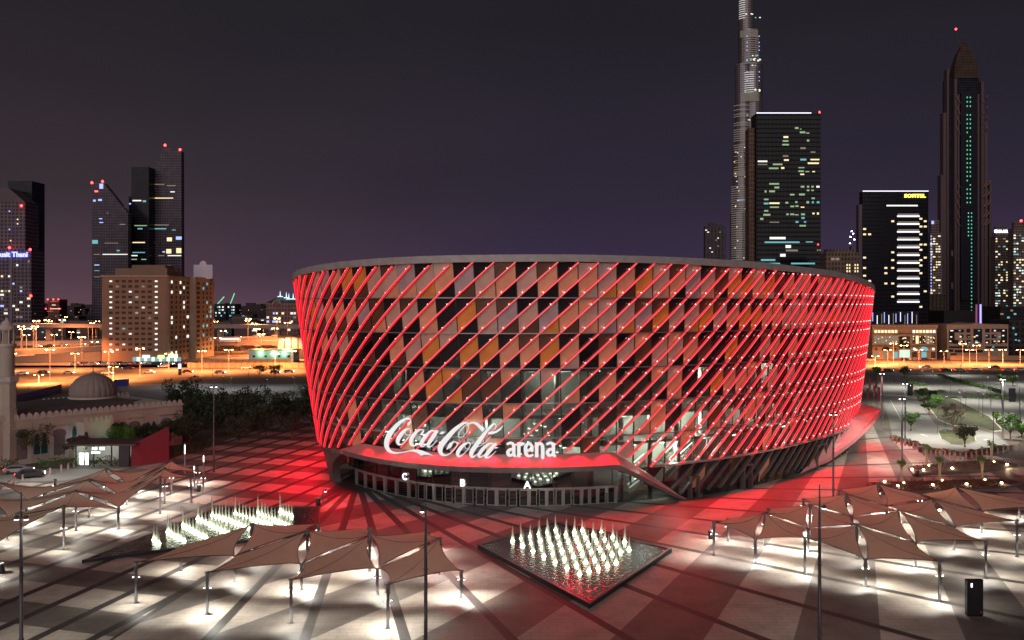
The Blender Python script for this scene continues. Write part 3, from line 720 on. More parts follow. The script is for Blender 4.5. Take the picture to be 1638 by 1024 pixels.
# ------------------------------------------------------------------ fountains
stonem = M('dark pool stone', (.035, .034, .036), .35, .1, .3, 1.0)
water = bpy.data.materials.new('pool water'); water.use_nodes = True
_b = water.node_tree.nodes['Principled BSDF']; _b.inputs['Base Color'].default_value = (.035, .045, .045, 1); _b.inputs['Roughness'].default_value = .12
_n = nn(water.node_tree, 'ShaderNodeTexNoise'); _n.inputs['Scale'].default_value = 2.2; _n.inputs['Detail'].default_value = 5
_c = nn(water.node_tree, 'ShaderNodeTexCoord'); _bp = nn(water.node_tree, 'ShaderNodeBump'); _bp.inputs['Strength'].default_value = .5; _bp.inputs['Distance'].default_value = .15
water.node_tree.links.new(_c.outputs['Object'], _n.inputs[0]); water.node_tree.links.new(_n.outputs[0], _bp.inputs['Height']); water.node_tree.links.new(_bp.outputs[0], _b.inputs['Normal'])
def inset(pts, d):
    c = sum((Vector(p) for p in pts), Vector((0, 0))) / len(pts); out = []
    n = len(pts)
    for i in range(n):
        p0, p1, p2 = Vector(pts[i - 1]), Vector(pts[i]), Vector(pts[(i + 1) % n])
        n1 = Vector((-(p1 - p0).y, (p1 - p0).x)).normalized(); n2 = Vector((-(p2 - p1).y, (p2 - p1).x)).normalized()
        if n1.dot(c - p1) < 0: n1 = -n1
        if n2.dot(c - p1) < 0: n2 = -n2
        k = (n1 + n2); k = k / max(.3, k.dot(n1)); out.append(p1 + k * d)
    return out
def pool(pts, h, label, lip):
    c = sum((Vector(p) for p in pts), Vector((0, 0))) / len(pts)
    t = thing('fountain_pool', (c.x, c.y, 0), label, 'fountain')
    P = [Vector(p) - c for p in pts]; I = inset(P, lip); n = len(P); mb = MB()
    o = [(p.x, p.y, 0) for p in P]; o2 = [(p.x, p.y, h) for p in P]; i2 = [(p.x, p.y, h) for p in I]; i1 = [(p.x, p.y, h - .12) for p in I]
    for A_, B_ in ((o, o2), (o2, i2), (i2, i1)): mb.add(A_ + B_, [(i, (i + 1) % n, n + (i + 1) % n, n + i) for i in range(n)])
    mb.build('basin', stonem, t); MB().poly([(p.x, p.y, h - .09) for p in I]).build('pool_water', water, t); return t
fp = [G(764, 871, .5), G(886, 834, .5), G(1075, 877, .5), G(943, 966, .5)]
pool([(p.x, p.y) for p in fp], .5, 'raised black stone pool with a kite-shaped rim in front of the arena', .35)
lp = [G(131, 897, .3), G(348, 812, .3), G(512, 810, .3), G(512, 850, .3), G(500, 853, .3), G(285, 877, .3)]
pool([(p.x, p.y) for p in lp], .35, 'long wedge-shaped black pool behind the front canopy at the left', .3)
jetm = M('foaming water', (.82, .88, .80), .5, 0, .08, 3, trans=.6); nozE = E('underwater lamp', (.93, 1.0, .72), 16.0)
def make_jet(h, r, label, group):
    t = thing('water_jet', (0, 0, 0), label, 'water jet', group)
    rj = random.Random(5); pr = [(r * 1.25, 0), (r, .12), (r * .78, h * .25), (r * .5, h * .5), (r * .3, h * .75), (r * .1, h * .96), (.005, h)]
    mb = MB().lathe((0, 0, 0), pr, 8)
    for k in range(46):
        a = rj.uniform(0, 6.28); z = rj.uniform(.05, h * .85); q = rj.uniform(r * .5, r * 2.0) * (1 - z / h * .75); s = rj.uniform(.012, .035); mb.box((math.cos(a) * q, math.sin(a) * q, z), (s, s, s * 2))
    mb.build('spray', jetm, t)
    MB().lathe((0, 0, 0), [(r * 1.25, .0), (r * 1.2, .04), (r * 1.0, .14)], 10).build('nozzle_lamp', nozE, t)
    return t
rj = random.Random(9); hull = [G(812, 868), G(925, 930), G(966, 926), G(1012, 886), G(1008, 868), G(940, 852), G(875, 851)]
def inside(p, poly):
    c = False; n = len(poly)
    for i in range(n):
        a, b = poly[i], poly[(i + 1) % n]
        if (a.y > p[1]) != (b.y > p[1]) and p[0] < (b.x - a.x) * (p[1] - a.y) / (b.y - a.y) + a.x: c = not c
    return c
jl = 'white water jet lit from below, one of the grid rising from the kite-shaped pool'
jet = make_jet(1.95, .21, jl, 'water jets of the kite-shaped pool'); first = True
P0 = G(820, 871); njet = 0; irow = 0
for j in range(-12, 14):
    cand = [(P0.x + i * 1.22 + j * 1.13, P0.y - i * 2.25 + j * 1.05) for i in range(-12, 13)]
    cand = [p for p in cand if inside(p, hull)]
    for n_, p in enumerate(cand):
        lab = f'jet {n_ and ORD[n_] or ORD[0]} from back in {ORD[irow]} slanting row of the kite-shaped pool'
        sc = (rj.uniform(.85, 1.15), rj.uniform(.85, 1.15), rj.uniform(.8, 1.12))
        if njet == 0: jet.location = (p[0], p[1], .41); jet['label'] = lab
        else: copy_tree(jet, (p[0], p[1], .41), rj.uniform(0, 6), lab, sc).rotation_euler = (rj.uniform(-.06, .06), rj.uniform(-.06, .06), rj.uniform(0, 6))
        njet += 1
    if cand: irow += 1
rows = [(778, 520, 802, 540, 3), (850, 482, 930, 525, 6), (925, 448, 1040, 510, 8), (1000, 415, 1155, 488, 9), (1075, 398, 1125, 412, 4), (1140, 415, 1255, 460, 8), (1190, 388, 1370, 445, 11), (1303, 385, 1460, 450, 10), (1418, 378, 1475, 402, 5)]
jl2 = 'white water jet lit from below, one of the slanting rows in the wedge-shaped pool'
jet2 = make_jet(1.9, .2, jl2, 'water jets of the wedge-shaped pool'); first = True
for ir, (u0, v0, u1, v1, n) in enumerate(rows):
    for i in range(n):
        k = i / (n - 1); p = G(.3165 * (u0 + (u1 - u0) * k), 700 + .3165 * (v0 + (v1 - v0) * k), .2)
        sc = (1.45 if i == 0 else rj.uniform(.8, 1.1))
        lab = f'jet {ORD[i]} from left in {ORD[ir]} slanting row of the wedge-shaped pool'
        if first: jet2.location = (p.x, p.y, .27); jet2['label'] = lab; first = False
        else: copy_tree(jet2, (p.x, p.y, .27), rj.uniform(0, 6), lab, (rj.uniform(.8, 1.15), rj.uniform(.8, 1.15), sc)).rotation_euler = (rj.uniform(-.05, .05), rj.uniform(-.05, .05), rj.uniform(0, 6))
# ------------------------------------------------------------------ masts
mastm = M('mast steel', (.10, .10, .105), .45, .6)
lampE = E('mast lamp lens', (1, .98, .92), 25.0, sample=False)
def mast(x, y, h, lz, label, e=2500, n=2, aim=(0, .3, -1), ang=0, r=.11, col=WHITE):
    t = thing('light_mast', (x, y, 0), label, 'light mast', 'slim light masts around the plaza')
    MB().lathe((0, 0, 0), [(.32, 0), (.32, .05), (r * 1.5, .07), (r * 1.4, h * .5), (r, h * .8), (r * .35, h)], 10).build('mast_pole', mastm, t)
    MB().box((0, 0, lz * .58), (.36, .16, .12)).box((0, 0, 1.1), (.3, .3, .5)).build('bracket', mastm, t)
    for k in range(n):
        a = ang + (math.pi * k if n == 2 else 2 * math.pi * k / n); dx, dy = math.cos(a) * .42, math.sin(a) * .42
        o = MB().tube([(0, 0, lz), (dx, dy, lz + .1)], .05, 6).lathe((dx, dy, lz - .15), [(.18, 0), (.16, .3), (.05, .34)], 10).build('floodlight', mastm, t)
        MB().lathe((dx, dy, lz - .19), [(.15, 0), (.15, .03)], 10).build('lens', lampE, o)
        if e: lamp('SPOT', (dx * 1.2, dy * 1.2, lz - .25), e, col, t, .15, 135, .8, (aim[0] + dx, aim[1] + dy, aim[2]), name='mast_light')
    return t
def mpx(px, Y, yt, yl, label, **k): return mast(XP(px, Y), Y, ZP(yt, Y), ZP(yl, Y), label, **k)
mpx(34, 75, 787, 828, 'slim mast with two lamps at the left edge of the picture', e=1200)
mpx(681, 76, 806, 817, 'tall slim mast standing in front of the front canopy', e=900, n=1, ang=2.5)
mpx(1311, 77, 775, 811, 'tall slim mast with a spike in front of the right canopy', e=900, n=1)
mpx(1333, 136.4, 652, 662, 'slim mast beside the right flank of the arena', e=1100)
mpx(342, 156.7, 612, 618, 'slim mast near the dark trees left of the arena', e=500)
mpx(1443, 162.8, 632, 637, 'left one of two close masts by the drop-off loop', e=6500)
mpx(1448, 190, 610, 613, 'right one of two close masts by the drop-off loop', e=4500)
mpx(1411, 217, 593, 597, 'slim mast beside the red banners', e=4500)
mpx(1604, 197, 602, 606, 'thick mast with three lamps at the edge of the car park', e=8000, n=3, r=.16)
# ------------------------------------------------------------------ small plaza things
def kiosk(px, yb, h, w, label, lit=True, lx=0):
    p = G(px, yb); t = thing('information_totem', (p.x, p.y, 0), label, 'totem')
    MB().box((0, 0, h / 2 + .06), (w, .45, h - .12)).box((0, 0, .06), (w * .92, .4, .12)).build('totem_body', M('gloss black panel', (.012, .012, .014), .15, 0, 0), t)
    o = MB().box((0, -.235, h * .5), (w - .12, .02, h - .35)).build('screen', M('screen glass', (.02, .02, .025), .08, 0, 0), t)
    if lit: MB().box((lx, -.255, h * .86), (.16, .012, .38)).build('lit_icon', E('icon light', (.85, .75, 1), 3.0), o)
    MB().box((w * .36, -.255, .45), (.1, .012, .1)).build('sticker', M('sticker', (.5, .1, .1), .5, 0, 0), t)
kiosk(1558, 985, 3.5, 1.55, 'tall black totem standing alone in the right foreground', lx=-.35)
kiosk(1456, 633, 3.9, 1.6, 'black totem with a lit screen beside the access road', lx=0)
kiosk(1619, 643, 4.2, 1.9, 'black totem at the right edge of the car park', lit=False)
kiosk(1492, 641, 3.0, 2.4, 'low wide black sign board in the hedge strip', lit=False)
binm = M('bin metal', (.03, .03, .032), .5, .3)
for px, yb, lab in ((318, 786, 'black litter bin beside the left canopy'), (509, 808, 'black litter bin near the left corner of the arena'), (1137, 862, 'black litter bin at the left end of the right canopy'),
                    (2, 917, 'dark litter bin at the left picture edge'), (1472, 723, 'dark litter bin between the stone bollards'), (1362, 700, 'dark litter bin on the red-lit paving right of the arena'), (1467, 762, 'dark litter bin at the end of the planter')):
    p = G(px, yb); t = thing('litter_bin', (p.x, p.y, 0), lab, 'bin', 'litter bins')
    MB().lathe((0, 0, 0), [(.30, 0), (.33, .08), (.33, .95), (.28, 1.0)], 12).build('bin_body', binm, t); MB().lathe((0, 0, 1.02), [(.34, 0), (.34, .08), (.2, .16)], 12).build('lid', steel, t)
p = G(510, 808); mast(p.x + .6, p.y, 2.6, 2.2, 'short lamp post beside the red edge of the long pool', e=60, n=1, r=.06)
# slim light columns in the paving
colE = E('column light', (1, .97, .85), 4.0, sample=False)
for i, (px, yb, h) in enumerate(((296, 757, 5.3), (326, 760, 3.6), (311, 775, 3.2), (55, 728, 4.2))):
    p = G(px, yb); t = thing('light_column', (p.x, p.y, 0), f'slim square light column, {ORD[i] if i else "tallest one"} on the left side of the plaza', 'light column', 'light columns on the left')
    MB().box((0, 0, h / 2), (.22, .22, h)).build('column_body', steel, t); MB().box((0, -.12, h * .8), (.16, .01, h * .3)).build('light_panel', colE, t)
# bollards
bolm = M('bollard stone', (.34, .24, .20), .7)
def bollard_set(pts, lab, grp, h=1.0, r=.16):
    pr = None
    for i, p in enumerate(pts):
        l = f'{lab}, {ORD[i]} from the left' if i < len(ORD) else lab
        if pr is None:
            pr = thing('bollard', (p.x, p.y, 0), l, 'bollard', grp); MB().lathe((0, 0, 0), [(r * 1.1, 0), (r, .04), (r, h - .05), (r * .8, h)], 10).build('bollard_post', bolm, pr)
            MB().lathe((0, 0, h * .8), [(r * 1.05, 0), (r * 1.05, .05)], 10).build('bollard_band', darksteel, pr)
        else: copy_tree(pr, (p.x, p.y, 0), label=l)
bollard_set([G(x, y) for x, y in ((2, 784), (14, 779), (24, 774), (36, 770), (69, 763), (80, 759), (98, 754), (109, 751), (118, 747), (135, 746))], 'short stone bollard edging the left parking', 'bollards at the left parking', 1.1, .18)
arc = [(1428, 707), (1434, 710), (1441, 712), (1448, 713), (1454, 714), (1461, 717), (1468, 719), (1475, 722), (1482, 725), (1489, 728), (1497, 729), (1504, 730), (1512, 731), (1519, 733), (1528, 734), (1536, 734), (1545, 734), (1554, 733), (1562, 731), (1571, 730), (1579, 728), (1588, 727), (1596, 726), (1605, 724), (1613, 722), (1621, 721), (1630, 719)]
bollard_set([G(x, y) for x, y in arc], 'reddish stone bollard along the hedge by the loop road', 'bollards along the loop hedge', 1.2, .17)
# red feather banners by the access road
banm = M('red banner cloth', (.28, .02, .03), .7, 0, .1, 1)
for i, (px, yb, yt) in enumerate(((1382, 628, 601), (1387, 658, 620), (1390, 640, 603), (1397, 650, 616), (1404, 661, 618), (1409, 648, 601), (1400, 634, 608))):
    p = G(px, yb); h = ZP(yt, p.y); t = thing('feather_banner', (p.x, p.y, 0), f'dark red upright banner on a pole, {ORD[i]} in the row by the access road', 'banner', 'banners by the access road')
    MB().lathe((0, 0, 0), [(.3, 0), (.3, .05), (.06, .07), (.05, h)], 8).build('banner_pole', mastm, t)
    MB().box((.3, 0, h * .72), (.6, .06, h * .5)).build('banner_cloth', banm, t)
# ------------------------------------------------------------------ trees and plants
def leafm(name, col, v=.45):
    return M(name, col, .7, 0, v, .9, trans=.15)
leafD = leafm('dark leaves', (.06, .075, .038)); leafG = leafm('green leaves', (.06, .13, .03)); leafY = leafm('bright leaves', (.10, .22, .04)); bark = M('bark', (.10, .07, .05), .9, 0, .3, 3)
dry = leafm('dry twigs', (.16, .10, .06)); palebark = M('pale bark', (.42, .33, .24), .8)
def crown_mesh(seed, rx, rz, n, ls, blobs=16):
    r = random.Random(seed); mb = MB(); bl = []
    for i in range(blobs):
        a = r.uniform(0, 6.283); q = math.sqrt(r.random()) * .72; bl.append((math.cos(a) * q * rx, math.sin(a) * q * rx, r.uniform(-.55, .62) * rz * (1 - .4 * q), r.uniform(.22, .42)))
    for i in range(n):
        b = r.choice(bl); v = Vector((r.gauss(0, 1), r.gauss(0, 1), r.gauss(0, 1))).normalized() * (r.random() ** .35)
        p = Vector((b[0] + v.x * b[3] * rx, b[1] + v.y * b[3] * rx, b[2] + v.z * b[3] * rz))
        u = Vector((r.gauss(0, 1), r.gauss(0, 1), r.gauss(0, .7))).normalized(); w = u.cross(Vector((r.gauss(0, 1), r.gauss(0, 1), r.gauss(0, 1)))).normalized(); s = ls * r.uniform(.6, 1.3)
        mb.add([p - u * s, p - w * s * .5, p + u * s, p + w * s * .5], [(0, 1, 2, 3)])
    return mb
def make_tree(seed, h, rx, lm, label, group, n=1500, ls=.2, name='tree', trunk=.16, cat='tree', tb=None, lowf=.35):
    t = thing(name, (0, 0, 0), label, cat, group); r = random.Random(seed); th = h * lowf; rz = (h - th) / 2 * 1.1
    mb = MB().tube([(0, 0, 0), (.05, .03, th * .6), (.02, -.05, th + rz * .3)], [trunk * 1.4, trunk, trunk * .6], 8)
    for k in range(6):
        a = k * 1.05 + r.random(); mb.tube([(0, 0, th * .75), (math.cos(a) * rx * .35, math.sin(a) * rx * .35, th + rz * .4), (math.cos(a) * rx * .65, math.sin(a) * rx * .65, th + rz * (.7 + .5 * r.random()))], [trunk * .6, trunk * .35, trunk * .12], 5)
    mb.build('trunk', tb or bark, t)
    c = crown_mesh(seed, rx, rz, n, ls).build('crown', lm, t); c.location = (0, 0, th + rz * .85); return t
tp = []
spec = [(294, 672, 12), (318, 690, 11), (345, 700, 9.5), (372, 690, 11), (398, 694, 12), (425, 697, 11), (452, 690, 10), (478, 682, 9), (303, 715, 8.5), (415, 705, 8), (382, 712, 7), (499, 690, 13), (468, 705, 7), (345, 680, 10)]
spec.sort()
for i, (px, yb, h) in enumerate(spec):
    p = G(px, yb); l = f'dark bushy tree, {ORD[i]} from the left in the grove between mosque and arena'
    if i < 3: t = make_tree(30 + i, 10, 4.6 - .4 * i, leafD, l, 'dark trees left of the arena', 2600, .27, lowf=.18); t.location = (p.x, p.y, 0); t.scale = (h / 10,) * 3; tp.append(t)
    else: copy_tree(tp[i % 3], (p.x, p.y, 0), i * 1.3, l, h / 10)
mg = [(38, 742, 8.5, 6.0, 'broad dark tree in front of the mosque wall at the far left', leafm('olive leaves', (.07, .085, .03))), (200, 733, 7.5, 3.4, 'tree with crown lit green behind the small pavilion', leafY), (178, 728, 7, 3.6, 'dark tree left of the green-lit one', leafD),
      (125, 738, 5, 3.0, 'bare brownish shrub-like tree before the mosque', dry), (268, 720, 7, 4.4, 'dark tree at the right end of the mosque wall', leafD), (240, 722, 6, 3.5, 'low dark tree behind the red wall', leafD)]
for i, (px, yb, h, rx, lab, lm) in enumerate(mg):
    p = G(px, yb); t = make_tree(60 + i, h, rx, lm, lab, 'trees by the mosque', 3600, .2, lowf=.3); t.location = (p.x, p.y, 0)
    if lm is leafY: lamp('SPOT', (0, -2.2, .6), 500, (.3, 1, .35), t, .1, 120, .7, (0, .4, 1), name='green_uplight')
# hedges along the pavilion
def hedge(p0, p1, w, h, lm, label, group='hedges', seed=1, dens=60, name='hedge'):
    r = random.Random(seed); L = (p1 - p0).length; d = (p1 - p0) / L; s = Vector((-d.y, d.x, 0)); mb = MB()
    for i in range(int(L * dens)):
        x = r.random() * L; hh = h * (.8 + .25 * math.sin(x * 1.3 + seed) * r.random()); p = p0 + d * x + s * r.uniform(-w / 2, w / 2) + Vector((0, 0, r.random() ** .6 * hh)) - p0
        u = Vector((r.gauss(0, 1), r.gauss(0, 1), r.gauss(0, 1))).normalized(); v = u.cross(Vector((r.gauss(0, 1), r.gauss(0, 1), 1))).normalized(); q = r.uniform(.1, .24)
        mb.add([p - u * q, p - v * q * .6, p + u * q, p + v * q * .6], [(0, 1, 2, 3)])
    o = mb.build(name, lm); o.location = p0; tag(o, label, 'hedge', group); return o
hedge(G(0, 751), G(27, 751), 2, 2.4, leafG, 'clipped green hedge at the far left edge behind the parking', seed=2)
hedge(G(58, 752), G(128, 746), 2.4, 2.6, leafG, 'green hedge left of the small pavilion', seed=3)
hedge(G(146, 747), G(190, 746), 1.5, 2.2, leafD, 'dark hedge in front of the small pavilion', seed=4)
r = random.Random(5)
cyp = None
for i in range(14):
    px = 208 + i * 9.5; p = G(px, 745 - i * 1.9); l = f'slim dark upright shrub, {ORD[i]} from the left in front of the red wall'
    if cyp is None:
        cyp = thing('upright_shrub', p, l, 'shrub', 'upright shrubs by the red wall'); MB().tube([(0, 0, 0), (0, 0, 1)], .05, 5).build('stem', bark, cyp)
        c = crown_mesh(77, .75, 1.5, 500, .12, 10).build('foliage', leafD, cyp); c.location = (0, 0, 1.5)
    else: copy_tree(cyp, p, i, l, .85 + .3 * r.random())
# ------------------------------------------------------------------ MOSQUE
mosW = M('rendered mosque wall', (.52, .45, .37), .85, 0, .08, .4); mosT = M('pale mosque trim', (.62, .54, .48), .8, 0, .06); mosD = M('shuttered opening', (.20, .17, .17), .6, 0, .15, 4); teal = M('teal window glass', (.02, .09, .10), .15, 0, .1)
WA, WB = Vector((-94.5, 160.5, 0)), Vector((-70.8, 188, 0)); WD = (WB - WA).normalized(); WN = Vector((WD.y, -WD.x, 0)); WL = (WB - WA).length
def wall_u(px, off=0.0):
    k = (px - CX0) / F; A_ = WA + WN * off   # X = k*Y on the wall line
    return (k * A_.y - A_.x) / (WD.x - k * WD.y)
mosque = thing('mosque', (WA.x, WA.y, 0), 'sand coloured mosque with a ribbed dome and crenellated parapet', 'mosque')
def MW(u, off, z): p = WA + WD * u + WN * off; return Vector((p.x, p.y, z))
def mpart(mb, name, mat, parent=None):
    o = mb.build(name, mat)
    if parent is None: return wparent(o, mosque)
    o.parent = parent; return o
mang = math.atan2(WD.y, WD.x)
def mbox(mb, u0, u1, o0, o1, z0, z1, m=0):
    c = MW((u0 + u1) / 2, (o0 + o1) / 2, (z0 + z1) / 2); mb.box(c, (u1 - u0, o1 - o0, z1 - z0), m, mang)
WH = 8.4
mb = MB(); mbox(mb, -14, WL, -26, 0, 0, WH); mpart(mb, 'main_wall', mosW)
mb = MB(); mbox(mb, -14, WL + .2, -26, .25, WH, WH + .25); mpart(mb, 'cornice', mosT)
mb = MB(); mbox(mb, 4, 28, -20, -5, WH + .25, WH + 1.4); mpart(mb, 'roof_platform', M('mosque roof', (.10, .085, .08), .9))
def crenel(u0, u1, off, z, n, par=mosque):
    for i in range(n):
        u = u0 + (u1 - u0) * (i + .5) / n; w = (u1 - u0) / n
        mb = MB(); prof = [(-.42, 0), (.42, 0), (.42, .3), (.28, .45), (.34, .6), (.15, .85), (0, .98), (-.15, .85), (-.34, .6), (-.28, .45), (-.42, .3)]
        f_ = [MW(u + a * w, off, z + b) for a, b in prof]; k_ = [MW(u + a * w, off - .28, z + b) for a, b in prof]; q = len(prof)
        mb.add(f_ + k_, [tuple(range(q)), tuple(range(2 * q - 1, q - 1, -1))] + [(i_, q + i_, q + (i_ + 1) % q, (i_ + 1) % q) for i_ in range(q)])
        mpart(mb, 'crenel', mosT)
crenel(-1, WL, .2, WH + .25, 31)
crenel(17, WL, -24, WH + .25, 19)
# projecting bay
u0, u1 = wall_u(134, 3.2), wall_u(182, 3.2)
mb = MB(); mbox(mb, u0, u1, .002, 3.2, 0, 6.9); mpart(mb, 'projecting_bay', mosT); mb = MB(); mbox(mb, u0 - .1, u1 + .1, 0.01, 3.3, 6.9, 7.1); mpart(mb, 'bay_cornice', mosT); crenel(u0, u1, 3.25, 7.1, 6)
def arch(u, w, h, z0, name, mat, off=.03):
    pr = [(-w / 2, 0), (w / 2, 0), (w / 2, h - w * .75), (w * .62, h - w * .45), (w * .5, h - w * .15), (w * .2, h), (-w * .2, h), (-w * .5, h - w * .15), (-w * .62, h - w * .45), (-w / 2, h - w * .75)]
    if w < 1.3: pr = [(-w * .62, 0), (w * .62, 0), (w * .62, h * .38), (w * .42, h * .42), (w * .42, h * .82), (w * .2, h), (-w * .2, h), (-w * .42, h * .82), (-w * .42, h * .42), (-w * .62, h * .38)]
    f_ = [MW(u + a, off, z0 + b) for a, b in pr]; k_ = [MW(u + a, off - .1, z0 + b) for a, b in pr]; q = len(pr)
    mpart(MB().add(f_ + k_, [tuple(range(q))] + [(i_, q + i_, q + (i_ + 1) % q, (i_ + 1) % q) for i_ in range(q)]), name, mat)
for px in (34, 95, 215, 266):
    u = wall_u(px); mb = MB(); mbox(mb, u - 1.75, u + 1.75, .0, .02, 0, WH - 1.7); mpart(mb, 'niche_panel', mosT)
    mb = MB(); mbox(mb, u - 1.8, u + 1.8, .003, .5, WH - 1.65, WH - 1.45); mbox(mb, u - 1.8, u + 1.8, .02, .12, WH - 1.44, WH - .1); mpart(mb, 'niche_lintel', mosW); arch(u, 2.1, 5.0, 1.0, 'arched_niche', mosD, .06)
for px in (59, 71, 194, 237, 246): arch(wall_u(px), .95, 3.9, 1.6, 'narrow_window', teal)
arch(wall_u(119), .95, 4.4, 1.8, 'narrow_window', teal); arch(wall_u(138, 3.2), .95, 4.4, .9, 'narrow_window', teal, 3.23); arch(wall_u(180, 3.2), .8, 3.9, 1.2, 'narrow_window', teal, 3.23)
u = wall_u(123); o = MB().box(MW(u, .3, 3.2), (.3, .3, .3)); mpart(o, 'wall_light', E('cool wall lamp', (.6, .95, 1), 12, False)); q = MW(u, .7, 3.2) - mosque.location; lamp('POINT', q, 160, (.75, .95, 1), mosque, .2, name='wall_light_glow')
# dome
dc = Vector((XP(149, 190), 190, 0)); zd = 10.1
prof = [(4.55, 0), (4.75, .6), (4.7, 1.6), (4.3, 2.7), (3.5, 3.7), (2.4, 4.4), (1.2, 4.8), (.35, 5.1), (.05, 5.5)]
mb = MB(); nseg = 72; vs = []; fs = []
for i in range(len(prof)):
    for k in range(nseg):
        a = 2 * math.pi * k / nseg; rr2 = prof[i][0] * (1 - (.022 if k % 3 == 0 else 0)); vs.append((dc.x + rr2 * math.cos(a), dc.y + rr2 * math.sin(a), zd + prof[i][1]))
for i in range(len(prof) - 1):
    for k in range(nseg): fs.append((i * nseg + k, i * nseg + (k + 1) % nseg, (i + 1) * nseg + (k + 1) % nseg, (i + 1) * nseg + k))
mb.add(vs, fs, 0, False); mpart(mb, 'dome', M('dome plaster', (.34, .28, .25), .7, 0, .08))
mpart(MB().lathe((dc.x, dc.y, zd - 1.4), [(4.9, 0), (4.9, 1.2), (4.65, 1.4)], 32), 'dome_drum', mosT)
mpart(MB().tube([(dc.x, dc.y, zd + 5.3), (dc.x, dc.y, zd + 7)], .09, 6), 'finial', darksteel)
mb = MB(); c4 = [(dc.x - 6.5, dc.y - 5), (dc.x + 8, dc.y - 5), (dc.x + 8, dc.y + 6), (dc.x - 6.5, dc.y + 6)]; mb.prism(c4, 8.3, zd - 1.39); mpart(mb, 'dome_base', MATS['mosque roof'])
# minaret
mt_ = thing('minaret', (XP(11, 163), 163, 0), 'tall octagonal minaret with an open gallery at the left picture edge', 'minaret')
MB().lathe((0, 0, 0), [(1.8, 0), (1.8, 10.5), (1.65, 10.6), (1.62, 15.2)], 8, smooth=False).build('minaret_shaft', mosW, mt_)
MB().lathe((0, 0, 15.2), [(1.65, 0), (2.0, .5), (2.0, 1.4), (1.4, 1.45)], 8, smooth=False).build('lower_gallery', mosT, mt_)
MB().lathe((0, 0, 16.6), [(1.32, 0), (1.3, 5.3)], 16).build('upper_shaft', mosW, mt_)
MB().lathe((0, 0, 21.9), [(1.3, 0), (1.6, .4), (1.6, .8), (1.0, .82)], 16).build('upper_gallery', mosT, mt_)
for k in range(8):
    a = k * math.pi / 4; MB().tube([(1.25 * math.cos(a), 1.25 * math.sin(a), 22.7), (1.25 * math.cos(a), 1.25 * math.sin(a), 25.3)], .14, 8).build('gallery_column', mosT, mt_)
MB().tube([(0, 0, 22.7), (0, 0, 25.3)], .55, 10).build('gallery_core', mosW, mt_)
MB().lathe((0, 0, 25.2), [(1.35, 0), (1.5, .3), (1.5, .8), (.9, 1.0), (.8, 1.5), (.3, 1.9), (.05, 2.4)], 16).build('minaret_cap', mosT, mt_)
# ------------------------------------------------------------------ small pavilion and red wall
pv = G(163, 746); pav = thing('pavilion', (pv.x, pv.y, 0), 'small dark-roofed pavilion with bright interior beside the mosque', 'pavilion')
wd = 10.0
MB().box((0, 3, 4.05), (wd + 3, 7.5, .3)).build('flat_roof', M('pavilion roof', (.09, .05, .05), .7), pav)
MB().box((0, 6, 2), (wd, .2, 3.9)).build('rear_wall', mosT, pav); MB().box((-wd / 2, 3, 2), (.2, 5.8, 3.9)).build('side_wall', mosT, pav)
for x in (-4.8, -1.5, 1.8, 4.8): MB().box((x, 0, 1.95), (.2, .2, 3.9)).build('roof_post', darksteel, pav)
MB().box((4.3, -.3, 2.0), (1.9, .5, 3.9)).build('dark_panel', M('pavilion dark panel', (.03, .015, .02), .4), pav)
for x, z, w, h in ((-1.3, 3.3, .9, .5), (.1, 3.3, .9, .5), (-1.1, 2.55, 1.6, .35), (-3.7, 1.4, .9, 2.2), (-2.7, 1.4, .5, 2.2)): MB().box((x, -.12, z), (w, .08, h)).build('lit_panel', E('pavilion light', (.78, 1, .95), 3.0), pav)
lamp('POINT', (-1.5, 2.5, 3.2), 220, (.8, 1, .95), pav, .3, name='pavilion_lamp')
rw = thing('red_wall', (pv.x + 5.5, pv.y, 0), 'long sloping smooth red wall beside the pavilion', 'wall')
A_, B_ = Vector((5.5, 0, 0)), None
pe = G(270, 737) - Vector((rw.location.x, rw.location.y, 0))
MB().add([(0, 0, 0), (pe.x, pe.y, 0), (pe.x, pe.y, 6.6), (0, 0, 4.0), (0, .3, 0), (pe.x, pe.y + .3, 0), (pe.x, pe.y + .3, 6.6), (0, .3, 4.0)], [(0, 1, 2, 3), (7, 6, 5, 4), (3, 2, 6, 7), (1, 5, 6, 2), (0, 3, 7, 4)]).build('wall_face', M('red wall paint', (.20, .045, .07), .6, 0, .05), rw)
# ------------------------------------------------------------------ roads and car parks (sheets, each a few mm up)
asph = M('asphalt', (.060, .056, .052), .8, 0, .18, .15, bump=.1); asphC = M('pale car park asphalt', (.21, .205, .19), .8, 0, .14, .12, bump=.1); whitep = M('road paint', (.6, .58, .54), .6, 0, .1)
kerb = M('kerb stone', (.42, .39, .34), .8, 0, .1); grassm = M('grass', (.055, .060, .024), .95, 0, .5, .6, bump=.5); soil = M('planter soil', (.05, .035, .022), .95, 0, .4, 1.5, bump=.5)
sheet('highway', [(-700, 338), (700, 395), (700, 480), (-700, 405)], .004, M('worn highway asphalt', (.12, .105, .095), .8, 0, .2, .05))
sheet('forecourt', [(-320, 412), (-90, 420), (-90, 500), (-320, 500)], .004, asphC)
sheet('left_car_park', [(-108, 255), (-40, 255), (-30, 330), (-150, 330)], .004, asphC)
sheet('left_parking', [(-110, 144), (-76, 149), (-70, 160), (-110, 158)], .008, asphC)
rd = [G(x, y) for x, y in ((1398, 582), (1436, 582), (1455, 620), (1478, 655), (1497, 680), (1520, 684), (1565, 687), (1592, 695), (1617, 714), (1612, 722), (1560, 731), (1500, 722), (1455, 712), (1428, 700), (1421, 668), (1412, 640), (1404, 610))]
sheet('access_road', rd, .008, asphC)
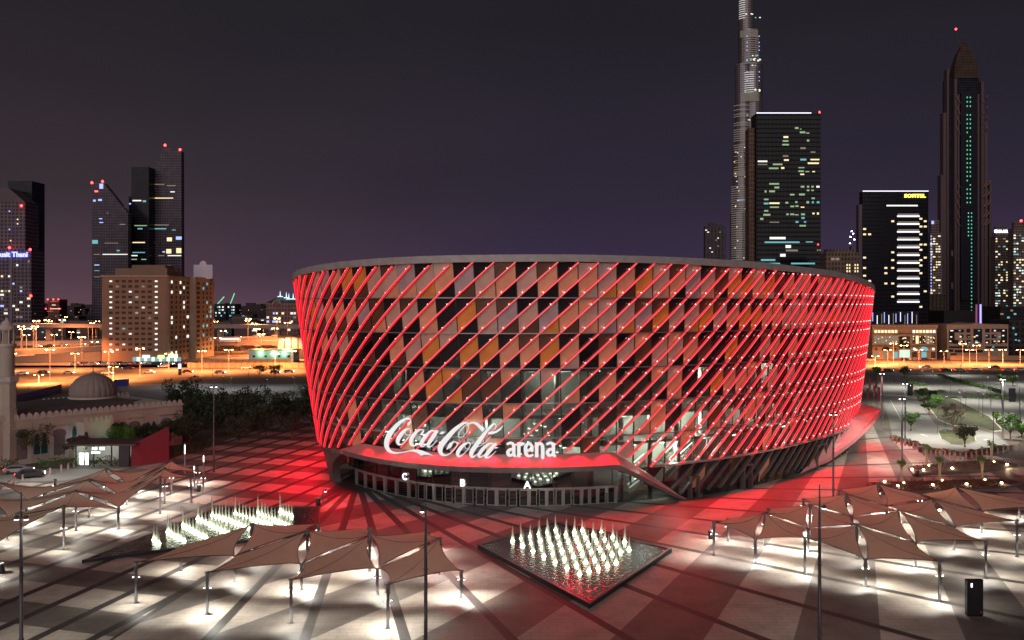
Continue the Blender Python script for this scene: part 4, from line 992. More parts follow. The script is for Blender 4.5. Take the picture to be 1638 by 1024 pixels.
sheet('right_car_park', [G(x, y) for x, y in ((1436, 598), (1700, 598), (1760, 700), (1640, 690), (1560, 668), (1502, 640), (1470, 622))], .004, asphC)
for pts in ([(1470, 623), (1488, 627), (1530, 640), (1585, 668), (1606, 690), (1590, 692), (1566, 684), (1525, 682), (1500, 672), (1484, 650)],
            [(1500, 690), (1510, 687), (1535, 691), (1560, 700), (1562, 706), (1545, 712), (1520, 711), (1505, 703)]):
    P = [G(*q) for q in pts]; c = sum(P, Vector()) / len(P)
    o = MB().prism([(p.x, p.y) for p in P], 0.009, .14).build('traffic_island_kerb', kerb); tag(o, kind='structure')
    o = MB().prism([(c.x + (p.x - c.x) * .955, c.y + (p.y - c.y) * .955) for p in P], .13, .2).build('grass_verge', grassm); tag(o, kind='structure')
def strip_line(a, b, w, z=.013, name='road_marking', mat=whitep):
    d = (b - a).normalized(); s = Vector((-d.y, d.x, 0)) * w / 2; o = MB().poly([(p.x, p.y, z) for p in (a - s, b - s, b + s, a + s)]).build(name, mat); tag(o, kind='structure')
strip_line(G(1424, 640), G(1442, 672), .2)
for k in range(9): q = G(1418 + k * 4.6, 633.5 + k * .15); strip_line(q, q + Vector((0, 6, 0)), .55)
for x, y in ((1451, 668), (1471, 669), (1477, 696), (1579, 704)):
    q = G(x, y); o = MB().poly([q + Vector((-.12, -2, .013)), q + Vector((.12, -2, .013)), q + Vector((.12, 0, .013)), q + Vector((.5, 0, .013)), q + Vector((0, 1.6, .013)), q + Vector((-.5, 0, .013)), q + Vector((-.12, 0, .013))]).build('road_arrow', whitep); tag(o, kind='structure')
for row in ((1560, 664, 1640, 690), (1530, 652, 1636, 676), (1500, 604, 1560, 604), (1560, 615, 1638, 632), (1580, 606, 1638, 612)):
    a, b = G(row[0], row[1]), G(row[2], row[3]); n = int((b - a).length / 2.9); d = (b - a).normalized(); s = Vector((-d.y, d.x, 0))
    mb = MB()
    for i in range(n):
        q = a + d * 2.9 * i; mb.poly([(v.x, v.y, .013) for v in (q - d * .08, q + d * .08, q + d * .08 + s * 5, q - d * .08 + s * 5)])
    tag(mb.build('bay_markings', whitep), kind='structure')
hd = leafY
hedge(G(1500, 602), G(1604, 630), 2, 1.4, leafG, 'long green hedge strip crossing the car park', seed=6, dens=70)
hedge(G(1590, 634), G(1612, 640), 6, .8, leafY, 'bright green shrub bed by the right totem', seed=7, dens=90)
hedge(G(1452, 613), G(1478, 618), 4, 1.0, leafG, 'short green bed beside the access road', seed=8, dens=80)
hedge(G(1464, 628), G(1512, 628), 2, 1.0, leafG, 'low hedge at the car park entrance', seed=9, dens=80)
hedge(G(1500, 638), G(1580, 637), 1.2, .8, leafG, 'thin row of low plants across the car park', seed=10, dens=50)
aw = [G(x, y - 3) for x, y in arc]
for i in range(0, len(aw) - 3, 4): hedge(aw[i], aw[min(i + 4, len(aw) - 1)], 1.8, 1.2, leafm('brownish hedge leaves', (.10, .075, .035)), f'brown-green hedge behind the stone bollards, {ORD[i // 4]} stretch from the left', seed=20 + i, dens=90)
for i, (px, yb, h, rx, lm, lab) in enumerate((q_[0], q_[1], q_[2] * .8, q_[3] * .72, q_[4], q_[5]) for q_ in ((1457, 690, 6, 3.0, leafG, 'small broad tree on the left kerb of the loop'), (1525, 695, 9.5, 3.6, leafm('grey brown foliage', (.09, .07, .05)), 'tall thin brownish tree on the verge island'), (1543, 716, 6.5, 3.6, leafD, 'dark round tree on the loop island'),
      (1496, 655, 5.5, 3.4, leafY, 'bright bushy tree on the verge beside the access road'), (1475, 640, 5, 3.0, leafG, 'small tree near the zebra crossing'), (1594, 676, 3.6, 1.7, leafY, 'little bright green tree at the bay markings'),
      (1616, 704, 7.5, 4.2, leafG, 'dense green tree at the right end of the loop'), (1601, 615, 5, 2.6, leafY, 'small bright tree in the car park, left of two'), (1620, 617, 5, 2.6, leafY, 'small bright tree in the car park, right of two'), (1634, 700, 4, 3.5, leafY, 'bright green bush at the right picture edge'),
      (1402, 603, 6, 3, leafY, 'bright yellow-green tree beyond the red banners'), (1447, 604, 6, 3, leafG, 'dim green tree beside the far end of the road'), (1486, 662, 4.5, 3.2, leafG, 'green bush on the verge, halfway down'), (1478, 650, 4, 2.8, leafD, 'dark bush on the verge beside the kerb'),
      (415, 604, 7, 5, leafG, 'faint green tree at the left car park, left of two'), (440, 604, 7, 5, leafG, 'faint green tree at the left car park, right of two'))):
    p = G(px, yb); t = make_tree(90 + i, h, rx, lm, lab, 'trees and bushes of the car parks', 1700, .2, lowf=.3); t.location = (p.x, p.y, .15)
# planters with uplit young trees
for pts, lab in (([(1385, 776), (1610, 770), (1636, 775), (1600, 786), (1400, 792)], 'near stone planter bed with low plants, behind the right canopy'), ([(1452, 750), (1585, 738), (1628, 746), (1575, 756), (1460, 762)], 'far stone planter bed with low plants, before the bollards')):
    P = [G(*q) for q in pts]; c = sum(P, Vector()) / len(P); t = thing('planter_bed', (c.x, c.y, 0), lab, 'planter', 'planter beds')
    MB().prism([(p.x - c.x, p.y - c.y) for p in P], 0, .45).build('planter_edge', M('planter stone', (.16, .12, .10), .8), t); MB().prism([((p.x - c.x) * .95, (p.y - c.y) * .93) for p in P], .44, .5).build('planter_soil', soil, t)
    r = random.Random(4); mb = MB(); xs = [p.x - c.x for p in P]; ys = [p.y - c.y for p in P]; PL = [p - c for p in P]
    for k in range(3000):
        p = Vector((r.uniform(min(xs), max(xs)), r.uniform(min(ys), max(ys)), .5 + r.random() * .45))
        if inside((p.x, p.y), [q * .9 for q in PL]):
            u = Vector((r.gauss(0, 1), r.gauss(0, 1), 1)).normalized() * .2; v = Vector((r.gauss(0, 1), r.gauss(0, 1), 0)).normalized() * .09; mb.add([p - v, p + v, p + u], [(0, 1, 2)])
    mb.build('ground_plants', leafm('low purple-green plants', (.06, .04, .03)), t)
upl = [(1442, 776, 'first'), (1503, 772, 'second'), (1571, 771, 'third'), (1482, 748, 'fourth'), (1586, 742, 'fifth')]
ut = None
for i, (px, yb, o_) in enumerate(upl):
    p = G(px, yb); lab = ['young palm-like tree lit from below, leftmost in the near planter', 'young palm-like tree lit from below, middle of the near planter', 'young palm-like tree lit from below, right in the near planter', 'young uplit tree at the left of the far planter', 'young uplit tree at the right of the far planter'][i]
    t = make_tree(140 + i, 4.2, .85, leafY, lab, 'uplit young trees', 260, .16, trunk=.1, tb=palebark, lowf=.62); t.location = (p.x, p.y, .45)
    mb = MB()
    for k in range(4): a = k * 1.6; mb.tube([(math.cos(a) * .3, math.sin(a) * .3, 0), (math.cos(a) * .12, math.sin(a) * .12, 1.6), (math.cos(a) * .3, math.sin(a) * .3, 3.0)], [.07, .06, .05], 6)
    mb.build('stem', palebark, t); MB().lathe((0, -.9, 0), [(.14, 0), (.14, .22)], 8).build('uplight', E('warm uplight', (1, .75, .35), 22, False), t)
    lamp('SPOT', (0, -1.1, .3), 130, (1, .72, .38), t, .06, 70, .5, (0, .35, 1), name='uplight_glow')
gl = E('warm ground lamp', (1, .82, .48), 30, False)
for i, (px, yb) in enumerate(((1459, 757), (1477, 758), (1523, 755), (1611, 749), (1436, 784), (1492, 782), (1546, 781), (1602, 779), (1415, 777), (1503, 824), (1574, 821))):
    p = G(px, yb); t = thing('path_light', (p.x, p.y, 0), f'small warm lamp on the planter edges, {ORD[i]} counting from far to near', 'path light', 'warm lamps on the planters')
    MB().box((0, 0, .3), (.1, .1, .6)).build('lamp_stem', darksteel, t); MB().lathe((0, 0, .6), [(.16, 0), (.2, .14), (.05, .24)], 8).build('lamp_head', gl, t); lamp('POINT', (0, -.35, .75), 70, (1, .78, .45), t, .08, name='path_light_glow')
# car park lamp posts
cp = [(1566, 668, 626), (1537, 688, 627), (1512, 693, 634), (1500, 692, 636), (1521, 640, 602), (1534, 657, 624), (1545, 650, 626), (1572, 670, 630), (1585, 651, 617), (1602, 646, 608), (1578, 638, 603), (1572, 622, 593), (1628, 616, 585), (1537, 612, 584), (1510, 612, 583), (1477, 620, 593), (1493, 616, 594), (1468, 608, 588),
      (1589, 728, 663), (1622, 692, 661), (1632, 669, 642), (1430, 612, 590), (1420, 598, 577), (1452, 600, 583), (1593, 610, 590), (1631, 662, 619)]
cpp = None
for i, (px, yb, yt) in enumerate(sorted(cp)):
    p = G(px, yb); h = ZP(yt, p.y); lab = f'thin dark lamp post, {ORD[i]} from the left across the right car park'
    if cpp is None:
        cpp = thing('car_park_lamp', (p.x, p.y, 0), lab, 'lamp post', 'lamp posts of the right car park'); hh = 7.0
        MB().lathe((0, 0, 0), [(.2, 0), (.2, .04), (.09, .06), (.06, hh)], 8).build('lamp_pole', mastm, cpp); o = MB().box((.25, 0, hh + .04), (.8, .3, .12)).build('lamp_head', mastm, cpp)
        MB().box((.3, 0, hh - .03), (.5, .22, .02)).build('lens', E('pale lens', (1, 1, .9), 6, False), o); cpp.scale = (1, 1, h / 7)
    else: copy_tree(cpp, (p.x, p.y, 0), i * .7, lab, (1, 1, h / 7))
for i, (px, yb) in enumerate(((1566, 668), (1534, 640), (1602, 646), (1500, 660), (1572, 622), (1628, 616), (1477, 620), (1520, 600), (1622, 680), (1545, 705), (1470, 700), (1445, 650), (1425, 620))):
    p = G(px, yb); lamp('SPOT', (p.x, p.y, 11), 9500, (1, .97, .86), None, .4, 150, .8, (0, 0, -1), name='car_park_light')
lc = [(45, 640, 618), (148, 610, 606), (74, 632, 619), (398, 612, 591), (369, 622, 604), (412, 636, 612), (429, 636, 607), (471, 622, 604), (306, 640, 615), (358, 640, 602), (340, 604, 590)]
for i, (px, yb, yt) in enumerate(sorted(lc)): p = G(px, yb); copy_tree(cpp, (p.x, p.y, 0), i, f'thin pale lamp post, {ORD[i]} from the left beyond the mosque and grove', (1, 1, ZP(yt, p.y) / 7))
for px, yb in ((350, 625), (430, 622), (300, 618), (470, 640)): p = G(px, yb); lamp('SPOT', (p.x, p.y, 12), 4200, (.9, .93, 1), None, .4, 150, .8, (0, 0, -1), name='car_park_light')
for px, yb in ((40, 775), (90, 770), (140, 765)): p = G(px, yb); lamp('SPOT', (p.x, p.y, 11), 2400, (1, .97, .9), None, .4, 140, .8, (0, 0, -1), name='parking_fill')  # bare spots without poles, added to whiten parking and mosque wall
# ------------------------------------------------------------------ vehicles
def make_car(name, col, label, group, L=4.6):
    t = thing(name, (0, 0, 0), label, 'car', group); pm = M('car paint ' + str(len(MATS)), col, .3, .3, 0)
    pr = [(-L / 2, .35), (-L / 2, .8), (-L * .42, .95), (-L * .28, 1.42), (L * .12, 1.45), (L * .27, .98), (L * .47, .82), (L / 2, .6), (L / 2, .35)]
    n = len(pr); a = [(x, -.88, z) for x, z in pr]; b = [(x, .88, z) for x, z in pr]
    MB().add(a + b, [tuple(range(n)), tuple(range(2 * n - 1, n - 1, -1))] + [(i, n + i, n + (i + 1) % n, (i + 1) % n) for i in range(n)]).build('body', pm, t)
    gp = [(-L * .39, .98), (-L * .27, 1.36), (L * .11, 1.38), (L * .24, 1.0)]
    MB().add([(x, -.895, z) for x, z in gp] + [(x, .895, z) for x, z in gp], [(0, 1, 2, 3), (7, 6, 5, 4)]).build('side_windows', MATS['gloss black panel'], t)
    for x in (-L * .32, L * .32):
        for y in (-.8, .8):
            MB().tube([(x, y - .1, .33), (x, y + .1, .33)], .33, 12).build('wheel', MATS['bin metal'], t)
    for y in (-.6, .6):
        MB().box((L / 2 + .01, y, .66), (.05, .3, .16)).build('headlight', E('headlight', (1, .95, .85), 40, False), t); MB().box((-L / 2 - .01, y, .75), (.05, .3, .14)).build('tail_light', E('tail light', (1, .03, .02), 16, False), t)
    return t
cars = [make_car('car', c, 'x', 'cars') for c in ((.6, .6, .6), (.04, .04, .05), (.3, .31, .33))]
used = [False] * 3
def car(i, loc, rz, lab, grp):
    k = i % 3
    if not used[k]: used[k] = True; t = cars[k]; t.location = loc; t.rotation_euler = (0, 0, rz); t['label'] = lab
    else: t = copy_tree(cars[k], loc, rz, lab)
    t['group'] = grp; CN = ['white', 'black', 'silver'][k]; t['label'] = f'{CN} car, {lab}'
r = random.Random(21)
for i in range(22):
    px = 120 + i * 10 if i < 20 else 350 + i * 3; Y = 436 + r.uniform(-3, 3); car(i, (XP(px, Y), Y, .01), r.choice((0, math.pi)) + r.uniform(-.1, .1), f'{ORD[i]} from the left in the row parked before the hotel block', 'cars parked before the hotel')
def hwY(px, k): X = (px - CX0) * 380 / F; return 338 + (X + 700) * 57 / 1400 + k * (67 + (X + 700) * 18 / 1400)
for i, (px, k) in enumerate(((35, .2), (70, .3), (110, .25), (172, .22), (205, .6), (238, .28), (262, .75), (300, .3), (352, .25), (395, .6), (440, .25), (462, .3))):
    Y = hwY(px, k); car(i, (XP(px, Y), Y, .02), (0 if k < .5 else math.pi) + .04, f'{ORD[i]} from the left driving on the road left of the arena', 'cars on the left road')
for i, (px, k) in enumerate(((1420, .2), (1448, .25), (1480, .5), (1512, .2), (1535, .22), (1560, .25), (1590, .45), (1612, .2), (1632, .25))):
    Y = hwY(px, k); car(i + 1, (XP(px, Y), Y, .02), (0 if k < .4 else math.pi) + .04, f'{ORD[i]} from the left driving on the road right of the arena', 'cars on the right road')
for i, (px, Y) in enumerate(((1391, 462), (1446, 470), (1462, 470), (1467, 474), (1478, 468), (1484, 472))): car(i, (XP(px, Y), Y, .02), .1, f'{ORD[i]} of those parked before the arched building', 'cars before the arched building')
p = G(48, 764); car(1, (p.x, p.y, .02), .5, 'parked among the bollards at the far left', 'cars at the left parking'); p = G(30, 757); car(2, (p.x, p.y, .02), .3, 'parked beside the hedge at the far left', 'cars at the left parking')
# ------------------------------------------------------------------ street lamps along the roads (sodium)
sodE = E('sodium lamp lens', (1, .50, .16), 60, False)
def make_sl(h):
    t = thing('street_lamp', (0, 0, 0), 'x', 'street lamp', 'orange street lamps along the roads')
    MB().lathe((0, 0, 0), [(.25, 0), (.2, .1), (.13, .2), (.08, h)], 8).build('lamp_pole', M('lamp pole paint', (.4, .36, .32), .6), t)
    for s in (-1, 1):
        o = MB().tube([(0, 0, h), (s * 1.2, 0, h + .3)], .06, 6).box((s * 1.5, 0, h + .3), (.9, .35, .16)).build('lamp_head', steel, t); MB().lathe((s * 1.5, 0, h - .12), [(.1, 0), (.42, .2), (.42, .3)], 8).build('lens', sodE, o)
    return t
sl = make_sl(12); slused = [False]; sln = [0]
def street(px, yt, Y, e=9000, lab=None):
    h = ZP(yt, Y); i = sln[0]; sln[0] += 1
    l = lab or 'orange double street lamp'
    if not slused[0]: slused[0] = True; t = sl; t.location = (XP(px, Y), Y, 0)
    else: t = copy_tree(sl, (XP(px, Y), Y, 0))
    t['label'] = l; t.scale = (1, 1, h / 12)
    if e: lamp('SPOT', (XP(px, Y), Y - .3, h + 3), e, (1, .30, .085), None, .5, 160, .7, (0, 0, -1), name='street_light')
near = [(20, 566, 395), (120, 566, 400), (270, 566, 402), (440, 566, 404), (80, 560, 352), (174, 563, 360), (224, 558, 366), (323, 562, 392), (366, 560, 396), (418, 535, 470), (467, 562, 396), (62, 600, 330), (181, 587, 345), (131, 540, 440), (56, 523, 470), (460, 517, 520)]  # first four lamps added to spread orange light along the road
for i, (px, yt, Y) in enumerate(near): street(px, yt, Y, 75000, f'orange street lamp left of the arena, {ORD[i]} of the nearer ones')
rgt = [(1380, 566, 425), (1470, 560, 428), (1510, 562, 432), (1582, 560, 434), (1632, 560, 436), (1420, 560, 445), (1446, 553, 448), (1429, 550, 458), (1540, 550, 448), (1551, 560, 430), (1562, 553, 448), (1604, 560, 440), (1400, 570, 430)]
for i, (px, yt, Y) in enumerate(rgt): street(px, yt, Y, 45000, f'orange street lamp right of the arena, {ORD[i]} from the left')
fr_ = random.Random(8)
fp_ = [(fr_.choice([fr_.uniform(28, 160), fr_.uniform(345, 480)]), fr_.uniform(506, 548)) for i in range(36)]; so_ = sorted(p_[0] for p_ in fp_); nL = sum(1 for p_ in so_ if p_ < 200)
for i in range(36):
    px, yt = fp_[i]; ix = so_.index(px); Y = min(1100, 24 * 1400 / max(12, yt - HY) * .55 + 150)
    street(px, yt, max(470, Y) if i > 17 else 480 + 14 * i, 110000 if i < 22 else 0, f'distant orange street lamp, {ORD[ix if ix < nL else ix - nL]} from left, ' + ('left of hotel block' if ix < nL else 'between hotel block and arena'))
# ------------------------------------------------------------------ city blocks
UW = {}
def wmesh(mat, w, h):
    k = (mat.name, round(w, 2), round(h, 2))
    if k not in UW: UW[k] = MB().add([(-w / 2, 0, -h / 2), (w / 2, 0, -h / 2), (w / 2, 0, h / 2), (-w / 2, 0, h / 2), (-w / 2, .25, -h / 2), (w / 2, .25, -h / 2), (w / 2, .25, h / 2), (-w / 2, .25, h / 2)], [(0, 1, 2, 3), (3, 2, 6, 7), (0, 4, 5, 1), (1, 5, 6, 2), (0, 3, 7, 4)]).mesh('window', mat)
    return UW[k]
WCNT = {}
def window(parent, x, y, z, w, h, mat, rz=0.0, name='window'):
    """one window, proud of the wall; past 100 on one building they join one part"""
    k = parent.name; WCNT.setdefault(k, [0, None])
    WCNT[k][0] += 1
    if WCNT[k][0] > 99:
        WCNT[k][1] = WCNT[k][1] or {}
        WCNT[k][1].setdefault(mat.name, []).append((x, y, z, w, h, rz)); return
    o = link(bpy.data.objects.new(name, wmesh(mat, w, h))); o.parent = parent; o.location = (x, y, z); o.rotation_euler = (0, 0, rz)
def flush_windows(parent):
    d = WCNT.get(parent.name)
    if not d or not d[1]: return
    mb = MB(); mats = []
    for mn, L in d[1].items():
        mats.append(MATS[mn])
        for x, y, z, w, h, rz in L:
            c, s = math.cos(rz), math.sin(rz); q = [(-w / 2, 0, -h / 2), (w / 2, 0, -h / 2), (w / 2, 0, h / 2), (-w / 2, 0, h / 2)]
            mb.add([(x + a * c - b * s, y + a * s + b * c, z + e) for a, b, e in q], [(0, 1, 2, 3)], len(mats) - 1)
    o = mb.build('further_windows', mats, parent); o['kind'] = 'stuff'
def gridmat(name, wall, pane, sx_, sz, fx=.2, fz=.35, rough=.3):
    if name in MATS: return MATS[name]
    m = bpy.data.materials.new(name); m.use_nodes = True; t = m.node_tree; L = t.links.new; b = t.nodes['Principled BSDF']; c = nn(t, 'ShaderNodeTexCoord'); s = nn(t, 'ShaderNodeSeparateXYZ'); L(c.outputs['Object'], s.inputs[0])
    def mt(op, a, bb=None):
        n = nn(t, 'ShaderNodeMath', operation=op)
        for i, v in enumerate((a, bb)):
            if v is None: continue
            if isinstance(v, (int, float)): n.inputs[i].default_value = v
            else: L(v, n.inputs[i])
        return n.outputs[0]
    hx = mt('FRACT', mt('DIVIDE', mt('ADD', mt('ADD', s.outputs[0], s.outputs[1]), 1000), sx_)); hz = mt('FRACT', mt('DIVIDE', mt('ADD', s.outputs[2], 1000), sz))
    g = mt('MULTIPLY', mt('GREATER_THAN', hx, fx), mt('GREATER_THAN', hz, fz))
    mi = nn(t, 'ShaderNodeMix', data_type='RGBA'); mi.inputs[6].default_value = (*wall, 1); mi.inputs[7].default_value = (*pane, 1); L(g, mi.inputs[0])
    wn = nn(t, 'ShaderNodeTexNoise'); wn.inputs['Scale'].default_value = .12; L(c.outputs['Object'], wn.inputs['Vector']); rp = ramp(t, [(.3, (.75, .75, .75)), (.7, (1.2, 1.2, 1.2))]); L(wn.outputs[0], rp.inputs[0])
    mu = nn(t, 'ShaderNodeMix', data_type='RGBA', blend_type='MULTIPLY'); mu.inputs[0].default_value = 1; L(mi.outputs[2], mu.inputs[6]); L(rp.outputs[0], mu.inputs[7]); L(mu.outputs[2], b.inputs['Base Color'])
    rr3 = mt('SUBTRACT', .8, mt('MULTIPLY', g, .8 - rough)); L(rr3, b.inputs['Roughness']); b.inputs['Specular IOR Level'].default_value = .18; MATS[name] = m; return m
wY = E('warm window light', (1, .78, .42), 1.3, False); wW = E('white window light', (.95, .95, .85), 1.2, False); wG = E('greenish window light', (.55, .85, .45), .55, False); wC = E('cyan window light', (.25, .8, .85), .6, False); wB = E('blue window light', (.35, .45, 1), 1.5, False)
wdim = E('dim window light', (.8, .62, .45), .3, False); wdark = M('dark window glass', (.025, .025, .03), .15, 0, .1); redE = E('red aircraft light', (1, .03, .03), 14, False); whE = E('white roof light', (.85, .85, 1), 1.6, False)
def block(name, px0, px1, yt, Y, depth, mat, label, cat='building', yb=None, group=None, body='walls'):
    x0, x1 = XP(px0, Y), XP(px1, Y); z1 = ZP(yt, Y); t = thing(name, ((x0 + x1) / 2, Y, 0), label, cat, group); w = x1 - x0
    MB().span(-w / 2, w / 2, 0, depth, 0, z1).build(body, mat, t); t['w'] = w; t['h'] = z1; return t, w, z1
def beacon(t, x, y, z, s=1.2):
    MB().lathe((x, y, z), [(s * .4, 0), (s * .55, s * .5), (s * .2, s)], 8).build('aircraft_light', redE, t)
def lit(t, Y, pts, y=-.05):
    """pts: (px, py, w_px, h_px, material)"""
    for px, py, wp, hp, m_ in pts: window(t, XP(px, Y) - t.location.x, y, ZP(py, Y), wp * Y / F, hp * Y / F, m_)
def rand_lit(t, w, h, n, mats, cw, ch, seed, z0=8, wr=(.5, 1), y=-.05):
    r = random.Random(seed); seen = set()
    for i in range(n):
        cx = r.randrange(int(w / cw)); cz = r.randrange(int((h - z0) / ch))
        if (cx, cz) in seen: continue
        seen.add((cx, cz)); window(t, -w / 2 + (cx + .5) * cw, y, z0 + (cz + .5) * ch, cw * r.uniform(*wr), ch * .5, r.choice(mats))
# hotel block at the left
hb = M('brown hotel wall', (.25, .16, .11), .85, 0, .08, .1); hp_ = M('pale hotel wall', (.36, .32, .27), .85, 0, .08, .1)
hx0, hx1 = XP(163, 452), XP(267, 452)
hotel = thing('hotel_block', ((hx0 + hx1) / 2, 452, 0), 'brown and pale fourteen-storey block with rows of small balconies', 'building')
hw = hx1 - hx0; hh = ZP(443, 452)
MB().span(-hw / 2, hw / 2, 0, 31, 0, hh).build('walls', hb, hotel); MB().span(hw / 2 + .02, hw / 2 + 3.6, 31.02, 61, 0, hh + 1).build('rear_wing', hp_, hotel)
MB().span(hw / 2 + .02, hw / 2 + .5, .6, 31, 0, hh).build('pale_side', hp_, hotel)
MB().span(-hw / 2 - .6, hw / 2 + .9, -.6, 31.5, hh, hh + .8).build('roof_edge', M('hotel roof edge', (.38, .28, .2), .8), hotel); MB().span(-hw / 2 + 5, hw / 2 - 1.5, 4, 24, hh + .8, hh + 4.6).build('penthouse', hb, hotel)
MB().span(-hw / 2 + 12, hw / 2 - 4, 8, 20, hh + 4.6, hh + 6.5).build('roof_plant', hb, hotel)
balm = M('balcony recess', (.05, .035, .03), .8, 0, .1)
r = random.Random(31)
for f_ in range(14):
    z = 6.6 + f_ * 2.72
    for c in range(8):
        x = -hw / 2 + 4.6 + c * 3.35
        m_ = balm
        if c == 0 and f_ % 5 != 2 or c == 7 and r.random() < .85: m_ = wW
        elif r.random() < .12: m_ = r.choice((wW, wdim, wC))
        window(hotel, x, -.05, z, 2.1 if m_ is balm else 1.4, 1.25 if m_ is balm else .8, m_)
for f_ in range(15):
    z = 4.6 + f_ * 2.65
    for y, w_ in ((5, 2.2), (11, 2.2), (17, 2.2), (22, 2.2), (27.5, 3.2)): window(hotel, hw / 2 + .6, y, z, w_, 1.5, balm if r.random() < .85 else wW, math.pi / 2)
    for y, w_ in ((35, 4.5), (43, 2.2), (49, 2.2), (55, 2.2)): window(hotel, hw / 2 + 3.7, y, z, w_, 1.5, balm if r.random() < .85 else wC, math.pi / 2)
flush_windows(hotel)
for px, py, w_, m_ in ((233, 570.5, 12, wW), (257, 571, 10, E('yellow green sign', (.75, 1, .2), 2.5, False)), (276, 569.5, 15, E('yellow sign', (1, .95, .35), 2.5, False))):
    MB().box((XP(px, 451) - hotel.location.x, -.5, ZP(py, 451)), (w_ * .322, .4, 1.6)).build('shop_sign', m_, hotel)
for px in range(214, 292, 6): MB().box((XP(px, 451) - hotel.location.x, -.3, 1.7), (1.6, .3, 2.2)).build('shop_window', wC if px % 4 else wW, hotel)
bbx = XP(325, 500); bb = thing('billboard', (bbx, 500, 0), 'blank pale billboard with a round top standing on the hotel roof', 'billboard')
zz = ZP(446, 500); bwid = 30 * 500 / F
MB().box((0, 0, zz + 4), (bwid, .5, 8)).add([(math.cos(a * math.pi / 10) * 2.1, -.25, zz + 8 + math.sin(a * math.pi / 10) * 2.2) for a in range(11)] , [tuple(range(11))]).build('billboard_face', M('lilac board', (.62, .58, .72), .7, 0, .03, emit=None), bb)
MB().box((-4, .4, zz - .6), (.3, .3, 1.4)).box((4, .4, zz - .6), (.3, .3, 1.4)).build('board_leg', darksteel, bb); bb.location.z = 0
lamp('SPOT', (0, -12, zz - 1), 6000, (.85, .82, 1), bb, .5, 80, .5, (0, 1, .45), name='billboard_light')
# twin slanting towers
gT = gridmat('slate tower grid', (.14, .115, .145), (.03, .03, .045), 3.2, 3.6, .3, .4, .2); gD = gridmat('dark tower grid', (.04, .038, .055), (.010, .011, .016), 3.2, 3.6, .12, .2, .15)
def slant(name, pts, Y, depth, mat, label, side=None):
    x = [XP(p[0], Y) for p in pts]; z = [ZP(p[1], Y) for p in pts]; cx = sum(x) / len(x); t = thing(name, (cx, Y, 0), label, 'skyscraper', 'towers left of the arena'); n = len(pts)
    a = [(x[i] - cx, 0, z[i]) for i in range(n)]; b = [(x[i] - cx, depth, z[i]) for i in range(n)]
    MB().add(a + b, [tuple(range(n)), tuple(range(2 * n - 1, n - 1, -1))] + [(i, n + i, n + (i + 1) % n, (i + 1) % n) for i in range(n)]).build('tower_walls', mat, t); return t
t = slant('slanting_tower', [(147, 522), (147, 293), (166, 293), (205, 342), (205, 522)], 1150, 10, gT, 'dark slab tower with a roof slanting down to the right')
lit(t, 1150, [(151, 321, 4, 3, wB), (160, 320, 6, 3, wB), (152, 387, 9, 6, wC), (161, 350, 5, 1.5, wB), (162, 356, 6, 1.5, wB), (172, 341, 2, 1.5, wdim), (196, 359, 9, 1.4, wdim), (189, 401, 5, 2, wC), (178, 389, 22, 1, wdim), (184, 407, 40, 1.4, wW), (155, 407, 10, 1.2, wdim), (155, 424, 8, 1.4, wB), (155, 433, 8, 1, wC), (155, 443, 9, 1, wdim), (162, 298, 6, 8, wB), (154, 306, 5, 2, redE)])
for px, py in ((147, 294), (164, 292)): beacon(t, XP(px, 1150) - t.location.x, 0, ZP(py, 1150), 3)
t = slant('slanting_tower', [(237, 522), (237, 290), (263, 235), (290, 242), (291, 522)], 1200, 10, gT, 'tallest slate tower on the left with a roof rising to a point')
lit(t, 1200, [(250, 295, 26, 1.3, wdim), (274, 297, 14, 1.5, wdim), (243, 301, 10, 1.2, wdim), (276, 307, 7, 1.5, wW), (262, 317, 30, 1.4, wY), (238, 307, 8, 1, wdim), (255, 360, 30, 1.5, wdim), (252, 366, 28, 1.8, wC), (278, 368, 6, 1.2, wC), (271, 383, 8, 6, wY), (286, 381, 9, 5, wB), (270, 402, 8, 7, wY), (286, 401, 8, 8, wY), (279, 409, 22, 1.5, wW), (262, 403, 4, 2, wB), (240, 403, 6, 2, wC), (258, 409, 10, 1.2, wdim), (256, 425, 34, 1.6, wdim), (243, 388, 10, 1, wdim)])
for px, py in ((264, 234), (288, 241)): beacon(t, XP(px, 1200) - t.location.x, 0, ZP(py, 1200), 3)
t = slant('dark_tower', [(206, 522), (206, 314), (210, 314), (210, 267), (238, 267), (238, 522)], 1180, 25, gD, 'black stepped tower wedged between the two slanting ones')
lit(t, 1180, [(219, 321, 14, 2, wW), (231, 322, 5, 3, wC), (208, 326, 3, 2, wB), (225, 361, 20, 1.4, wG), (224, 366, 8, 2, wC), (222, 388, 20, 1.6, wY), (222, 404, 20, 1.4, wC), (213, 409, 14, 1.6, wW), (213, 415, 12, 1.5, wG), (230, 415, 8, 1.5, wG), (208, 430, 7, 1, wG)])
gP = gridmat('pale tower grid', (.20, .15, .19), (.03, .028, .035), 4.0, 3.9, .3, .32, .2)
Yd = 920
t = thing('stepped_tower', (XP(20, Yd), Yd, 0), 'pale gridded tower with blue sign letters at the left edge', 'skyscraper', 'towers left of the arena')
for a, b, c, m_, nm, dy in ((-14, 50, 399, gP, 'lower_block', 0), (-12, 37, 322, gP, 'upper_block', 4), (-14, 26, 283, gD, 'crown_slab', 30)):
    MB().span(XP(a, Yd) - t.location.x, XP(b, Yd) - t.location.x, dy, dy + 26, 0, ZP(c, Yd)).build(nm, m_, t)
